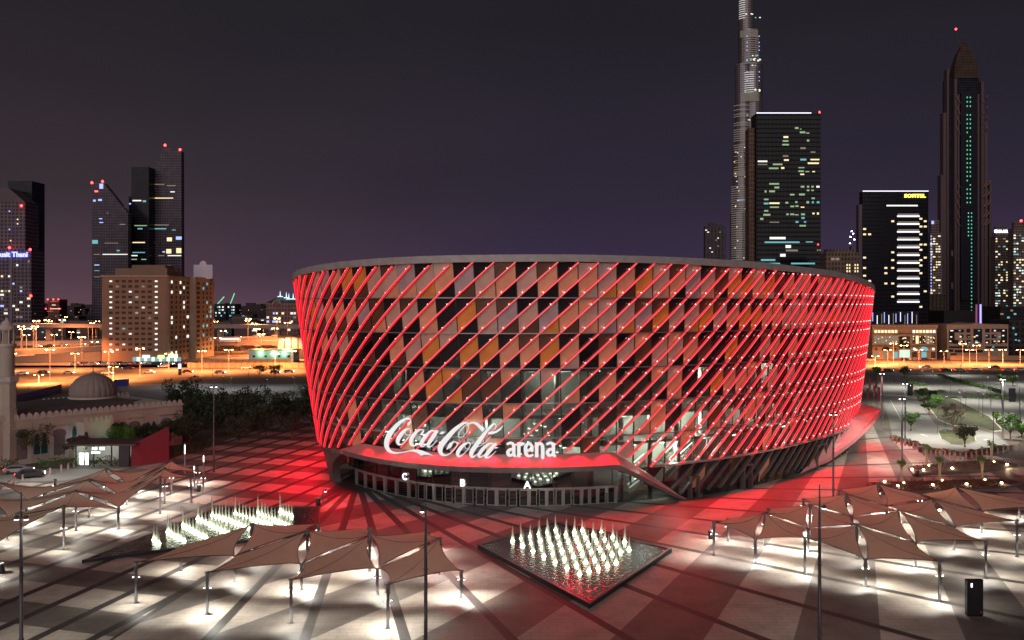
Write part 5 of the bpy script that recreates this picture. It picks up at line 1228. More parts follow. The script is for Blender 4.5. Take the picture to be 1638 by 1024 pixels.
cs = MB().add([(XP(a, Yd) - t.location.x, yy, ZP(b, Yd)) for yy in (4, 28) for a, b in ((-12, 322), (36, 322), (10, 300), (-12, 300))], [(0, 1, 2, 3), (7, 6, 5, 4), (1, 5, 6, 2), (2, 6, 7, 3)]); cs.build('sloping_roof', M('slate roof', (.10, .07, .08), .6), t)
MB().span(XP(17, Yd) - t.location.x, XP(20, Yd) - t.location.x, -1, 0, 0, ZP(401, Yd)).build('corner_pier', M('pier', (.22, .17, .2), .7), t)
rand_lit(t, XP(50, Yd) - XP(-14, Yd), 78, 34, [wY, wW, wdim, wB], 4, 3.9, 5, 3)
lit(t, Yd, [(15, 338, 2, 2, wB), (28, 351, 2, 2, wY), (28, 358, 2, 2, wY), (15, 367, 2, 2, wB), (17, 385, 2, 2, wY)])
for txt, px, w_ in (('Dusit', 5, 26), ('Thani', 33, 22)):
    me = text_mesh(txt, 7.4, .4, .2); me.materials.append(E('blue sign light', (.16, .18, 1), 5, False)); o = link(bpy.data.objects.new('sign_word', me)); o.parent = t; o.location = (XP(px, Yd) - t.location.x, -1.6, ZP(411, Yd)); o.rotation_euler = (R(90), 0, 0)
for px, py in ((35, 331), (16, 398), (49, 401), (50, 475)): beacon(t, XP(px, Yd) - t.location.x, -1, ZP(py, Yd), 2.4)
flush_windows(t)
t = slant('slim_tower', [(28, 522), (28, 310), (35, 300), (66, 303), (67, 522)], 1000, 6, gD, 'slim dark tower with red roof lights behind the gridded one')
rl_ = random.Random(6)
lit(t, 1000, [(45 + rl_.uniform(-4, 4), 368 + rl_.uniform(-9, 10), 2.2, 1.4, wW) for k in range(16)] + [(60 + rl_.uniform(-5, 5), 386 + rl_.uniform(-8, 8), 2.2, 1.6, rl_.choice((wY, wW))) for k in range(26)] + [(56, 365, 2, 12, wW), (58, 415, 3, 3, wY), (65, 420, 2, 2, wY), (47, 305, 2, 4, wdim), (62, 445, 3, 1, wdim)])
for px, py in ((35, 300), (64, 304)): beacon(t, XP(px, 1000) - t.location.x, 0, ZP(py, 1000), 2.4)
# right: the tallest tower, round stepped lobes with a rib at every storey
burj = thing('supertall_tower', (XP(1197, 1800), 1800, 0), 'pale ribbed supertall tower of stepped round lobes, running out of the picture', 'skyscraper')
bm_ = M('ribbed steel cladding', (.22, .20, .21), .35, .5, .1, .02); bglow = E('bright flood glow', (.85, .83, .78), .8, False); bdim = E('dim flood glow', (.8, .66, .55), .22, False)  # glowing bands stand in for floodlight falling on the storeys
def lobe(px, rpx, ytop, dy, ybot=430):
    r_ = rpx * 1800 / F; x = XP(px, 1800) - burj.location.x; prof = []; z = ZP(ybot, 1800) - 200; zt = ZP(ytop, 1800)
    while z < zt: prof += [(r_, z), (r_, z + 2.6), (r_ * .93, z + 2.7), (r_ * .93, z + 4.4)]; z += 4.5
    prof += [(r_ * .9, z), (r_ * .4, z + 2)]; prof.insert(0, (r_, 0)); MB().lathe((x, dy, 0), prof, 20, smooth=False).build('tower_lobe', bm_, burj)
lobe(1197, 13, -60, 18); lobe(1199, 15, 50, 12); lobe(1208, 9, 50, 8); lobe(1190, 13, 103, 6); lobe(1186, 14, 237, 0); lobe(1182, 15.5, 341, -6); lobe(1205, 15, 105, 2); lobe(1203, 14, 350, -10)
def bands(px, rpx, y0, y1, dy, mt_, step=4.5, nm='glow_band', duty=1.0):
    x = XP(px, 1800) - burj.location.x; r_ = rpx * 1800 / F; z = ZP(y1, 1800); z = math.floor(z / 4.5) * 4.5 + 3.2; rr5 = random.Random(int(px + y0)); mb = MB()
    while z < ZP(y0, 1800):
        if rr5.random() < duty:
            vs = []
            for k in range(13): a = math.pi * (1.08 + .84 * k / 12); vs += [(x + r_ * 1.01 * math.cos(a), dy + r_ * 1.01 * math.sin(a), z), (x + r_ * 1.01 * math.cos(a), dy + r_ * 1.01 * math.sin(a), z + 1.3)]
            mb.add(vs, [(2 * k, 2 * k + 2, 2 * k + 3, 2 * k + 1) for k in range(12)])
        z += step
    mb.build(nm, mt_, burj)
bands(1199, 12.5, 118, 150, 2 - 3, bglow); bands(1193, 9, -2, 28, 14, bglow); bands(1206, 8, 230, 268, -7, bglow); bands(1207, 8, 268, 400, -14, bdim); bands(1199, 14, 60, 105, -2, bdim); bands(1186, 14, 170, 275, -2, bdim, duty=.8); bands(1182, 15.3, 300, 420, -8, bdim); bands(1203, 13.5, 360, 415, -12, bglow, duty=.6); bands(1190, 13, 320, 324, -8, wB); bands(1199, 15, 50, 61, 8, bdim, 2.3); bands(1199, 15.5, 152, 164, -2, bdim, 2.3); bands(1186, 14.5, 275, 285, -3, bdim, 2.3)
rl_ = random.Random(13)
lit(burj, 1800, [(1187 + rl_.uniform(-3, 26), rl_.choice((32, 36, 97, 102, 104, 112, 150, 152, 189, 198, 232)) + rl_.uniform(-1, 1), 2.4, 1.6, rl_.choice((wY, wW, wC))) for k in range(40)] + [(1168 + rl_.uniform(0, 36), rl_.uniform(240, 415), 1.6, 1.3, rl_.choice((wY, wW, wdim))) for k in range(45)] + [(x_, y_, 1.4, 1.6, wB) for x_ in (1188, 1207) for y_ in (66, 76, 82, 88, 103, 122, 130, 136)], y=-34)
flush_windows(burj)
# dark office tower
t, w, h = block('office_tower', 1210, 1313, 181, 700, 16, gridmat('black office grid', (.013, .013, .017), (.006, .008, .012), 3.0, 3.6, .08, .3, .12), 'black glass office tower with scattered green-lit windows right of the tallest tower', 'skyscraper')
MB().span(-w / 2 - 5, -w / 2 - .3, 4, 15, 0, ZP(203, 700)).build('side_wing', gridmat('brown side grid', (.16, .10, .07), (.05, .03, .025), 2, 3.6, .4, .4), t); MB().span(-w / 2, w / 2 * .7, -.4, 0, h - .3, h + .4).build('roof_light_line', whE, t); beacon(t, w / 2 - 1, 0, h, 1.4)
k_ = .2538; wl = [(490, 98, 22, 14, wG), (515, 105, 10, 6, wG), (527, 125, 34, 14, wG), (560, 130, 20, 8, wG), (422, 155, 30, 14, wY), (420, 180, 36, 12, wG), (420, 203, 42, 12, wG), (562, 177, 14, 16, wG), (530, 225, 34, 14, wdim), (593, 250, 30, 10, wdim), (420, 275, 34, 12, wdim), (425, 300, 30, 12, wY), (532, 297, 38, 14, wC), (605, 297, 56, 10, wY), (595, 320, 70, 12, wY), (275, 308, 60, 12, wW), (275, 328, 60, 8, wdim), (370, 327, 60, 12, wG), (345, 352, 60, 12, wG), (402, 350, 20, 14, wY), (520, 348, 38, 8, wG), (518, 370, 34, 12, wG), (557, 373, 24, 8, wG), (597, 373, 16, 8, wY), (525, 390, 24, 10, wY), (348, 450, 62, 12, wG), (365, 473, 30, 14, wG), (335, 497, 36, 14, wG), (294, 498, 12, 16, wG), (462, 518, 28, 12, wG), (523, 517, 36, 14, wG), (527, 468, 22, 14, wG), (562, 468, 14, 14, wG), (590, 468, 14, 14, wG), (624, 468, 20, 14, wW), (562, 491, 16, 12, wG), (590, 491, 16, 10, wG), (298, 548, 28, 12, wG), (298, 574, 30, 14, wC), (350, 572, 64, 12, wY), (350, 597, 56, 10, wG), (428, 569, 18, 14, wG), (488, 565, 14, 14, wG), (462, 592, 24, 12, wG), (492, 590, 20, 12, wG), (527, 597, 22, 8, wY), (560, 566, 16, 18, wG), (592, 566, 12, 16, wC), (625, 566, 16, 16, wC), (594, 541, 20, 12, wG), (298, 620, 26, 12, wG), (302, 645, 44, 14, wG), (432, 642, 14, 14, wG), (462, 642, 26, 12, wG), (490, 645, 24, 8, wG), (530, 642, 24, 14, wG), (596, 637, 14, 12, wY), (624, 637, 12, 16, wY), (270, 671, 20, 16, wG), (530, 665, 20, 14, wC), (492, 690, 18, 14, wC), (543, 690, 14, 12, wC), (528, 714, 40, 12, wG), (350, 692, 60, 8, wdim), (370, 792, 100, 18, wW), (398, 818, 220, 12, wC), (437, 845, 34, 22, wW), (460, 870, 76, 14, wdim), (403, 900, 34, 22, wW), (630, 868, 24, 12, wdim), (310, 930, 90, 14, wC), (320, 952, 130, 10, wC), (530, 952, 150, 12, wC), (570, 816, 44, 8, wC)]
lit(t, 700, [(1150 + a * k_, 180 + b * k_, c * k_, d * k_ * .8, m_) for a, b, c, d, m_ in wl]); flush_windows(t)
# hotel with sign and lit floors
t, w, h = block('hotel_tower', 1380, 1485, 306, 800, 8, gridmat('navy hotel grid', (.014, .013, .019), (.007, .007, .012), 3.0, 3.6, .1, .3, .15), 'dark hotel tower with yellow roof lettering and lit floor bands', 'skyscraper')
MB().span(-w / 2 - 3.3, -w / 2, 1, 7, 0, h - 12).build('side_wing', M('mauve side wall', (.13, .10, .12), .7), t); MB().span(-w / 2, w / 2, -.4, 0, h - .3, h + .5).build('roof_light_line', whE, t)
me = text_mesh('SOFITEL', 4.2, .3, .12, 1.28); me.materials.append(E('yellow letters', (1, .72, .08), 4, False)); o = link(bpy.data.objects.new('roof_lettering', me)); o.parent = t; o.location = (XP(1463, 800) - t.location.x, -.8, ZP(316, 800)); o.rotation_euler = (R(90), 0, 0)
for i in range(12): window(t, XP(1453, 800) - t.location.x, -.06, ZP(346 + i * 12.45, 800), 36 * 800 / F, 1.4, whE); window(t, XP(1453, 800) - t.location.x, -.05, ZP(343 + i * 12.45, 800), 34 * 800 / F, 1.2, wdim)
r = random.Random(17)
for i in range(12):
    for px in (1383, 1391, 1417, 1428, 1473, 1480):
        if r.random() < .5: window(t, XP(px, 800) - t.location.x, -.05, ZP(350 + i * 12.45 + r.choice((0, 4)), 800), 2.6, 1.6, wY)
window(t, XP(1443, 800) - t.location.x, -.05, ZP(329, 800), 50 * 800 / F, 1.3, wW); flush_windows(t)
# slender pointed twin-fin tower
Yj = 1250
jw = thing('pointed_tower', (XP(1550, Yj), Yj, 0), 'very tall dark tower with a pointed dome crown and green dot windows', 'skyscraper')
jX = lambda px: XP(px, Yj) - jw.location.x
gj = gridmat('tower louvre grid', (.030, .022, .028), (.012, .012, .018), 30, 4.0, .02, .35, .25); fin_ = M('mauve tower fin', (.085, .055, .062), .6)
MB().span(jX(1512), jX(1592), 6, 20, 0, ZP(372, Yj)).build('lower_shaft', gj, jw); MB().span(jX(1519), jX(1571), 8, 20, ZP(372, Yj), ZP(124, Yj)).build('upper_shaft', gD, jw); MB().span(jX(1537), jX(1563), 0, 7.5, ZP(480, Yj), ZP(148, Yj)).build('glass_spine', M('spine glass', (.012, .014, .022), .15, 0, .1), jw)
cx_ = jX(1550)
mb = MB()
for i, (wpx, y_) in enumerate(((20.5, 123), (17.5, 101), (12.5, 84), (6, 71), (.6, 61))):
    a = wpx * Yj / F; z = ZP(y_, Yj); mb.v += [(cx_ - a, 14 - a * .4, z), (cx_ + a, 14 - a * .4, z), (cx_ + a, 14 + a * .4, z), (cx_ - a, 14 + a * .4, z)]
    if i: b = 4 * i; mb.f += [(b - 4 + k, b - 4 + (k + 1) % 4, b + (k + 1) % 4, b + k) for k in range(4)]; mb.m += [0] * 4; mb.sm += [False] * 4
mb.build('crown', gridmat('crown grid', (.075, .05, .035), (.035, .025, .02), 4, 4, .3, .3, .5), jw)
for px0, px1, yt in ((1516, 1519, 110), (1571, 1575, 130), (1528, 1532, 125), (1510, 1515, 180), (1576, 1581, 190), (1533, 1536, 150), (1565, 1568, 150), (1584, 1588, 290), (1506, 1510, 280)):
    MB().span(jX(px0), jX(px1), 2, 12, 0, ZP(yt, Yj)).build('vertical_fin', fin_, jw)
pk = M('pinkish strut', (.22, .11, .11), .6)
for y_ in (165, 182, 198, 215, 300, 316, 332, 348, 362):
    for a, b in ((1530, 1536), (1581, 1573), (1586, 1577) if y_ > 290 else (1580, 1574)): MB().tube([(jX(a), 1, ZP(y_ - 12, Yj)), (jX(b), 1, ZP(y_, Yj))], 1.0, 5).build('strut', pk, jw)
MB().tube([(jX(1547), 14, ZP(75, Yj)), (jX(1539), 14, ZP(55, Yj)), (jX(1537), 14, ZP(44, Yj))], [1.2, .9, .4], 6).build('mast_horn', darksteel, jw); beacon(jw, jX(1537), 14, ZP(43, Yj), 2.6)
gE = E('green dot window', (.15, .75, .42), .9, False); ydots = list(range(156, 173, 7)) + list(range(184, 325, 7))
lit(jw, Yj, [(x_, y_ + .0, 1.6, 2.2, gE) for y_ in ydots for x_ in (1547, 1552) if (y_ * 7 + x_) % 11] + [(1554, y_, 1.4, 2.2, gE) for y_ in range(341, 500, 6)] + [(1549, y_, 1.6, 2.2, gE) for y_ in range(341, 380, 6)], y=-.4)
lit(jw, Yj, [(1588, 454, 2, 3, wY), (1594, 457, 2, 3, wC), (1527, 405, 4, 9, pk), (1586, 405, 6, 9, pk), (1527, 457, 4, 10, pk)], y=5.7); flush_windows(jw)
# further towers on the right
gB = gridmat('beige tower grid', (.20, .155, .13), (.035, .03, .03), 3.4, 3.4, .3, .5, .3)
def simple(name, px0, px1, yt, Y, mat, label, n, mats, seed, cw=3.4, top=None, depth=12):
    t, w, h = block(name, px0, px1, yt, Y, depth, mat, label, 'skyscraper', group='towers right of the arena'); rand_lit(t, w, h, n, mats, cw, 3.4, seed, z0=max(6, ZP(500, Y)))
    if top: MB().span(-w * top[0] / 2, w * top[0] / 2, 3, depth - 4, h, h + top[1]).build('roof_block', mat, t)
    flush_windows(t); return t, w, h
t, w, h = simple('apartment_tower', 1488, 1507, 372, 1150, gB, 'slim beige tower with bluish lit edge just left of the pointed one', 70, [wY, wY, wW, wdim], 41, top=(.7, 16)); lit(t, 1150, [(1489.5, y_, 1.6, 2.4, wB) for y_ in range(378, 470, 5)] + [(1492, 356, 4, 5, wB)])
t, w, h = simple('apartment_tower', 1592, 1617, 378, 1150, gB, 'beige tower with white roof lettering right of the pointed one', 80, [wY, wY, wW, wdim, wC], 42, top=(.75, 13))
me = text_mesh('EMAAR', 5.0, .3, .15, 1.1); me.materials.append(E('white letters', (.85, .92, 1), 4, False)); o = link(bpy.data.objects.new('roof_lettering', me)); o.parent = t; o.location = (XP(1603, 1150) - t.location.x, 2.4, h + 5); o.rotation_euler = (R(90), 0, 0)
t, w, h = simple('apartment_tower', 1621, 1652, 366, 1100, gB, 'tower with rounded top and red light at the right picture edge', 110, [wY, wW, wW, wC, wdim], 43, top=(.8, 9)); beacon(t, 0, 4, h + 9, 3)
simple('apartment_tower', 1128, 1161, 362, 1500, gridmat('mauve grid', (.11, .09, .10), (.04, .035, .045), 6, 4, .35, .2, .4), 'pale mauve tower left of the tallest tower', 18, [wdim, wW], 44, top=(.6, 6))
t, w, h = simple('round_office', 1321, 1374, 404, 640, gridmat('tan grid', (.20, .14, .11), (.06, .045, .04), 2.4, 3.4, .4, .35, .5), 'tan mid-rise office between the black tower and the hotel', 10, [wdim], 45, top=(.9, 2.6)); lit(t, 640, [(1355 + a, 424 + b, 2, 3, wY) for a in (0, 4, 13, 17) for b in (0, 5, 10)]); MB().tube([(-14, 8, h), (-15, 8, h + 6)], .3, 5).build('mast', darksteel, t); beacon(t, -15, 8, h + 6, .9)
crane = thing('tower_crane', (XP(1360, 900), 900, 0), 'distant crane carrying a cluster of bluish white work lights', 'crane')
MB().box((0, 0, ZP(395, 900) / 2), (1.6, 1.6, ZP(395, 900))).build('crane_mast', darksteel, crane)
MB().tube([(0, 0, ZP(398, 900)), (6, 0, ZP(366, 900))], .7, 5).build('jib', darksteel, crane)
for px, py in ((1362, 371), (1364, 375), (1360, 380), (1366, 384), (1359, 390), (1370, 393)): MB().lathe((XP(px, 900) - crane.location.x, -1, ZP(py, 900)), [(.3, 0), (.8, .5), (.3, 1)], 8).build('work_light', E('blue white work light', (.6, .65, 1), 25, False), crane)
t, w, h = block('low_complex', 1393, 1470, 499, 760, 30, gridmat('violet lit grid', (.03, .025, .045), (.015, .015, .03), 3, 4, .2, .3), 'low dark complex with violet vertical light lines below the hotel'); lit(t, 760, [(1396 + i * 6.2 + (i % 3), 510 + (i * 5) % 7 - 3, 1.1, 14 + (i * 7) % 6, [wB, whE, wdim][i % 3]) for i in range(12)])
t, w, h = block('podium_building', 1487, 1512, 470, 900, 30, gridmat('olive grid', (.10, .075, .045), (.03, .025, .02), 4, 4, .5, .2), 'olive toned low block at the foot of the pointed tower')
t, w, h = block('podium_building', 1510, 1566, 497, 850, 30, M('near black wall', (.018, .014, .016), .8), 'black windowless podium in front of the pointed tower'); MB().box((w / 2 + 1, -1, 15), (1.4, .6, 30)).build('light_pylon', E('violet pylon light', (.3, .25, 1), 2.5, False), t); MB().box((w / 2 - 3, -1, 15), (1.4, .6, 30)).build('light_pylon', E('pink pylon light', (.8, .2, .4), .35, False), t)
t, w, h = block('podium_building', 1600, 1660, 490, 800, 30, gridmat('charcoal grid', (.04, .03, .03), (.02, .018, .02), 3, 3.4, .2, .4), 'charcoal low block at the far right behind the offices'); rand_lit(t, w, h, 14, [wdim, wC, wY], 3, 3.2, 51, 10)
# three mid-distance buildings facing the right road
Yo = 477
och = M('ochre lit facade', (.42, .27, .15), .8, 0, .08, .2); t = thing('arched_building', (XP(1447, Yo), Yo, 0), 'three-storey ochre building with arches and a row of lit top windows', 'building')
aw_ = XP(1499, Yo) - XP(1396, Yo); MB().span(-aw_ / 2, aw_ / 2, 0, 22, 0, ZP(521, Yo)).build('walls', och, t); MB().span(-aw_ / 2 - .4, aw_ / 2 + .4, -.5, 22.4, ZP(524, Yo), ZP(521.5, Yo) + .5).build('cornice', och, t)
for z_ in (533.6, 553.5): MB().span(-aw_ / 2 - .2, aw_ / 2 + .2, -.35, 0, ZP(z_, Yo) - .25, ZP(z_, Yo) + .25).build('string_course', M('brown band', (.2, .1, .06), .8), t)
tX = lambda px: XP(px, Yo) - t.location.x
r = random.Random(61)
for a, b in ((1398, 1436), (1459, 1497)):
    n = 7
    for i in range(n):
        px = a + (b - a) * (i + .5) / n
        window(t, tX(px), -.08, ZP(530.5, Yo), 1.4, 1.7, wY if r.random() < .7 else wW); window(t, tX(px), -.08, ZP(543.5, Yo), 1.5, 4.3, r.choice((wdark, wdim, wdim)) if a < 1450 else r.choice((wdim, wY, wdark)))
        for q in range(3 if a > 1450 else 1): window(t, tX(px) + r.uniform(-.5, .5), -.16, ZP(538 + r.random() * 11, Yo), .5, .6, wY)
    for px in (a + 4, (a + b) / 2, b - 4): window(t, tX(px), -.08, ZP(568, Yo), 2.6, 3.4, r.choice((wC, wdark, wdim)))
    o_ = MB().add([(tX((a + b) / 2) + math.cos(k * math.pi / 10) * 2.4, -.1, ZP(561, Yo) + math.sin(k * math.pi / 10) * 2.2) for k in range(11)], [tuple(range(11))]).build('arched_window', wC if a > 1450 else wdark, t)
    for px in (a + 3.5, b - 4): MB().tube([(tX(px), -.15, ZP(558.5, Yo)), (tX(px), .1, ZP(558.5, Yo))], .75, 14).build('round_window', wW if a > 1450 else M('round brown disc', (.12, .04, .03), .6), t)
MB().box((tX(1447), -.1, ZP(548, Yo)), (5.8, .2, 6.6)).build('entrance_glazing', wdark, t); MB().box((tX(1447), -.1, ZP(566, Yo)), (5.6, .22, 4.2)).build('entrance_light', E('green white lobby', (.65, 1, .8), 1.0, False), t)
for i in range(8): window(t, tX(1440 + r.random() * 14), -.3, ZP(540 + r.random() * 8, Yo), .7, .5, wY)
flush_windows(t)
t2 = thing('office_building', (XP(1564, Yo), Yo, 0), 'sand coloured office building with stepped dark glazing and a shallow arched parapet', 'building'); ow = XP(1613, Yo) - XP(1515, Yo)
prf = [(-ow / 2, 0), (ow / 2, 0), (ow / 2, ZP(519, Yo)), (ow * .12, ZP(519, Yo)), (ow * .06, ZP(517.5, Yo)), (0, ZP(516.8, Yo)), (-ow * .06, ZP(517.5, Yo)), (-ow * .12, ZP(519, Yo)), (-ow / 2, ZP(519, Yo))]
n = len(prf); MB().add([(a, 0, b) for a, b in prf] + [(a, 22, b) for a, b in prf], [tuple(range(n)), tuple(range(2 * n - 1, n - 1, -1))] + [(i, n + i, n + (i + 1) % n, (i + 1) % n) for i in range(n)]).build('walls', M('sand facade', (.36, .26, .19), .8, 0, .08, .2), t2)
t2X = lambda px: XP(px, Yo) - t2.location.x
for px0, px1, y0, y1 in ((1518, 1527, 527, 549), (1527, 1542, 527, 532), (1546, 1552, 526, 532), (1557, 1571, 526, 549), (1576, 1583, 526, 532), (1586, 1601, 526, 531), (1601, 1611, 526, 549), (1535, 1541, 535, 541), (1546, 1552, 535, 541), (1576, 1583, 535, 541), (1586, 1594, 535, 541), (1525, 1533, 544, 550), (1537, 1543, 544, 550), (1546, 1553, 544, 550), (1576, 1583, 544, 550), (1586, 1593, 544, 550), (1596, 1602, 544, 550), (1518, 1552, 554, 557), (1576, 1611, 554, 557), (1516, 1525, 559, 563), (1527, 1572, 560, 564), (1520, 1530, 565, 568)):
    window(t2, t2X((px0 + px1) / 2), -.06, ZP((y0 + y1) / 2, Yo), (px1 - px0) * Yo / F, (y1 - y0) * Yo / F, wdark)
for i in range(34): window(t2, t2X(r.choice((1520, 1524, 1536, 1549, 1560, 1564, 1568, 1578, 1590, 1598, 1605)) + r.uniform(-2, 2)), -.32, ZP(r.choice((529, 537, 539, 546, 548, 555)), Yo), .9, .6, r.choice((wC, wW, wY, wdim)))
MB().span(t2X(1512), t2X(1636), -6, -5.6, 0, ZP(568, Yo)).build('boundary_wall', M('sand wall', (.38, .25, .15), .85), t2)
t, w, h = block('side_building', 1500.5, 1513, 519, 500, 18, M('grey render', (.14, .12, .12), .8), 'narrow grey building between the ochre and the sand coloured ones'); lit(t, 500, [(1506, 566, 4, 4, wC), (1505, 527, 2, 5, wY), (1507, 540, 3, 4, wdark), (1507, 552, 3, 4, wdark)])
t, w, h = block('side_building', 1614, 1660, 512, 490, 20, gridmat('night grey grid', (.055, .045, .045), (.02, .018, .02), 3.5, 3.4, .4, .45), 'dark grey building with few cyan windows at the right edge'); lit(t, 490, [(1621, 525, 3, 3, wC), (1625, 535, 3, 3, wC), (1625, 544, 3, 2, wC), (1630, 545, 3, 2, wC)])
t, w, h = block('side_building', 1380, 1396, 523, 485, 20, gridmat('white block grid', (.45, .42, .40), (.06, .06, .07), 2.6, 4, .45, .35), 'white building half hidden behind the right end of the arena')
for px, yt, w_, dp in ((1424, 515, 10, 0), (1548, 510, 16, 0), (1408, 516, 8, 0), (1600, 514, 8, 0)):
    pass
# left: flyover, embankment, warehouses, far blocks
def deck(name, p0, p1, z0, z1, w, label, pier=None, mat=None, th=1.6):
    a, b = Vector((*p0, z0)), Vector((*p1, z1)); c = (a + b) / 2; d = (b - a).normalized(); s = Vector((-d.y, d.x, 0)).normalized() * w / 2; t = thing(name, (c.x, c.y, 0), label, 'flyover'); o0 = Vector((c.x, c.y, 0)); up = Vector((0, 0, 1))
    vs = [a - s - o0, b - s - o0, b + s - o0, a + s - o0]; lo = [v - up * th for v in vs]; m_ = mat or M('flyover concrete', (.36, .29, .25), .8, 0, .1, .1)
    MB().add(vs + lo, [(0, 1, 2, 3), (7, 6, 5, 4), (0, 4, 5, 1), (2, 6, 7, 3), (0, 3, 7, 4), (1, 5, 6, 2)]).build('deck', m_, t)
    for sg in (-1, 1): e = [a + s * sg * .98 - o0, b + s * sg * .98 - o0]; MB().add([e[0], e[1], e[1] + up, e[0] + up, e[0] - s * sg * .04, e[1] - s * sg * .04, e[1] + up - s * sg * .04, e[0] + up - s * sg * .04], [(0, 1, 2, 3), (7, 6, 5, 4), (3, 2, 6, 7)]).build('parapet', m_, t)
    L = (b - a).length; n = int(L / (pier or 40))
    for i in range(n):
        p = a.lerp(b, (i + .5) / n) - o0
        if p.z > 3: MB().box((p.x, p.y, (p.z - th) / 2 - .02), (3.2, 3, p.z - th - .04), 0).box((p.x, p.y, p.z - th - .7), (7, 3.2, 1.2)).build('pier', m_, t)
    return t
deck('flyover', (-480, 640), (-60, 610), 15.5, 14.5, 12, 'high concrete flyover on piers crossing behind the hotel block', 42)
deck('flyover', (-330, 440), (-190, 530), 2.2, 6.8, 13, 'lower ramp rising towards the hotel block at the left', 22)
deck('flyover', (-190, 530), (-100, 545), 6.8, 7.0, 13, 'low viaduct on short piers between hotel block and arena', 11)
deck('flyover', (-520, 520), (-40, 590), 3.0, 9.5, 14, 'middle carriageway curving behind the low viaduct', 30)
wt = thing('ramp_wall', (-235, 440, 0), 'orange-lit concrete retaining wall beneath the rising ramp', 'wall'); MB().add([(-45, -6, 0), (16, 26, 0), (16, 26, 5.0), (-45, -6, 2.2), (-45, -5.4, 0), (16, 26.6, 0), (16, 26.6, 5.0), (-45, -5.4, 2.2)], [(0, 1, 2, 3), (7, 6, 5, 4), (3, 2, 6, 7), (1, 5, 6, 2)]).build('wall_panels', M('retaining wall', (.34, .26, .2), .85, 0, .1, .2), wt)
for px, Y, z, k in ((60, 520, 4.5, 0), (80, 522, 4.8, 1), (100, 528, 5, 2), (130, 532, 5.3, 0), (380, 575, 8.2, 1), (410, 578, 8.4, 2), (440, 580, 8.7, 0)):
    car(k, (XP(px, Y), Y + (.1456 * (XP(px, Y) + 520)) * 0, z), .1, f'crossing the far carriageway near the {ORD[(px // 20) % 20]} lamp', 'cars on the far carriageway')
bus = thing('bus', (XP(368, 527), 527, 7.0), 'long white bus crossing the low viaduct right of the hotel block', 'bus'); bus.rotation_euler = (0, 0, .16)
MB().box((0, 0, 1.75), (12, 2.5, 2.9)).box((0, 0, 3.3), (10, 2.1, .25)).build('bus_body', M('bus paint', (.75, .8, .85), .3, 0, 0), bus); MB().box((0, -1.27, 2.2), (11.2, .03, 1.0)).build('bus_windows', wW, bus)
for x in (-4, 3.8):
    for y in (-1.1, 1.1): MB().tube([(x, y - .15, .5), (x, y + .15, .5)], .5, 12).build('wheel', binm, bus)
oW = M('site hoarding', (.42, .27, .16), .85, 0, .1, .3)
for x0, x1, Y, h, lab in ((324, 468, 424, 3.4, 'long orange-lit hoarding behind the left road'), (300, 516, 414, 2.4, 'lower ribbed fence in front of the orange hoarding')):
    t = thing('hoarding', (XP((x0 + x1) / 2, Y), Y, 0), lab, 'fence'); w = XP(x1, Y) - XP(x0, Y); MB().box((0, 0, h / 2), (w, .2, h)).build('fence_panel', oW, t)
    mb = MB()
    for i in range(int(w / 3)): MB().box((-w / 2 + 1.5 + i * 3, -.16, h / 2), (.15, .12, h)).build('fence_post', darksteel, t)
wh = thing('warehouse', (XP(434, 455), 455, 0), 'white shed with green floodlights left of the arena', 'warehouse'); w = 72 * 455 / F; MB().box((0, 6, 3.1), (w, 12, 6.2)).build('shed_walls', M('white shed', (.55, .58, .56), .7), wh); MB().box((0, 6, 6.3), (w + 1, 12.6, .3)).build('shed_roof', steel, wh)
for x in (-5.5, 1.4, 6.8): MB().lathe((x, -.5, 4.4), [(.2, 0), (.45, .3), (.1, .6)], 8).build('green_floodlight', E('green flood', (.3, 1, .45), 30, False), wh); lamp('POINT', (x, -1.4, 4.6), 350, (.4, 1, .5), wh, .3, name='green_light')
for x in (-9, -3, 4, 9): MB().box((x, -.06, 3), (1.2, .1, 1)).build('shed_window', wdark, wh)
t = thing('dark_shed', (XP(466, 480), 480, 0), 'dark framed structure with four blank grey panels left of the arena', 'building'); w = 44 * 480 / F; MB().box((0, 4, 6.5), (w, 8, 13)).build('frame_walls', M('shed black', (.03, .03, .035), .7), t)
for i in range(4): MB().box((-w / 2 + w * (i + .5) / 4, -.1, 8.6), (w / 4 - .8, .2, 6.4)).build('blank_panel', M('grey panel', (.18, .19, .24), .7), t)
bf = thing('blue_hoarding', (XP(160, 345), 345, 0), 'blue site hoarding beside the road behind the dome', 'fence'); 
for a, b, Y0, Y1 in ((22, 98, 262, 300), (182, 206, 318, 322)):
    p, q = Vector((XP(a, Y0), Y0, 0)), Vector((XP(b, Y1), Y1, 0)); o0 = Vector((bf.location.x, bf.location.y, 0)); MB().add([p - o0, q - o0, q - o0 + Vector((0, 0, 2.6)), p - o0 + Vector((0, 0, 2.6))], [(0, 1, 2, 3)]).add([p - o0 + Vector((0, .2, 0)), q - o0 + Vector((0, .2, 0)), q - o0 + Vector((0, .2, 2.6)), p - o0 + Vector((0, .2, 2.6))], [(3, 2, 1, 0)]).build('hoarding_panel', M('blue panels', (.05, .06, .32), .6), bf)
vd = thing('information_totem', (XP(299, 380), 372, 0), 'distant totem with a bright screen between road and left car park', 'totem'); MB().box((0, 0, 2.4), (1.3, .5, 4.8)).build('totem_body', MATS['gloss black panel'], vd); MB().box((0, -.3, 3.7), (1.2, .1, 2)).build('screen', E('cyan screen', (.6, .95, 1), 2.5, False), vd)
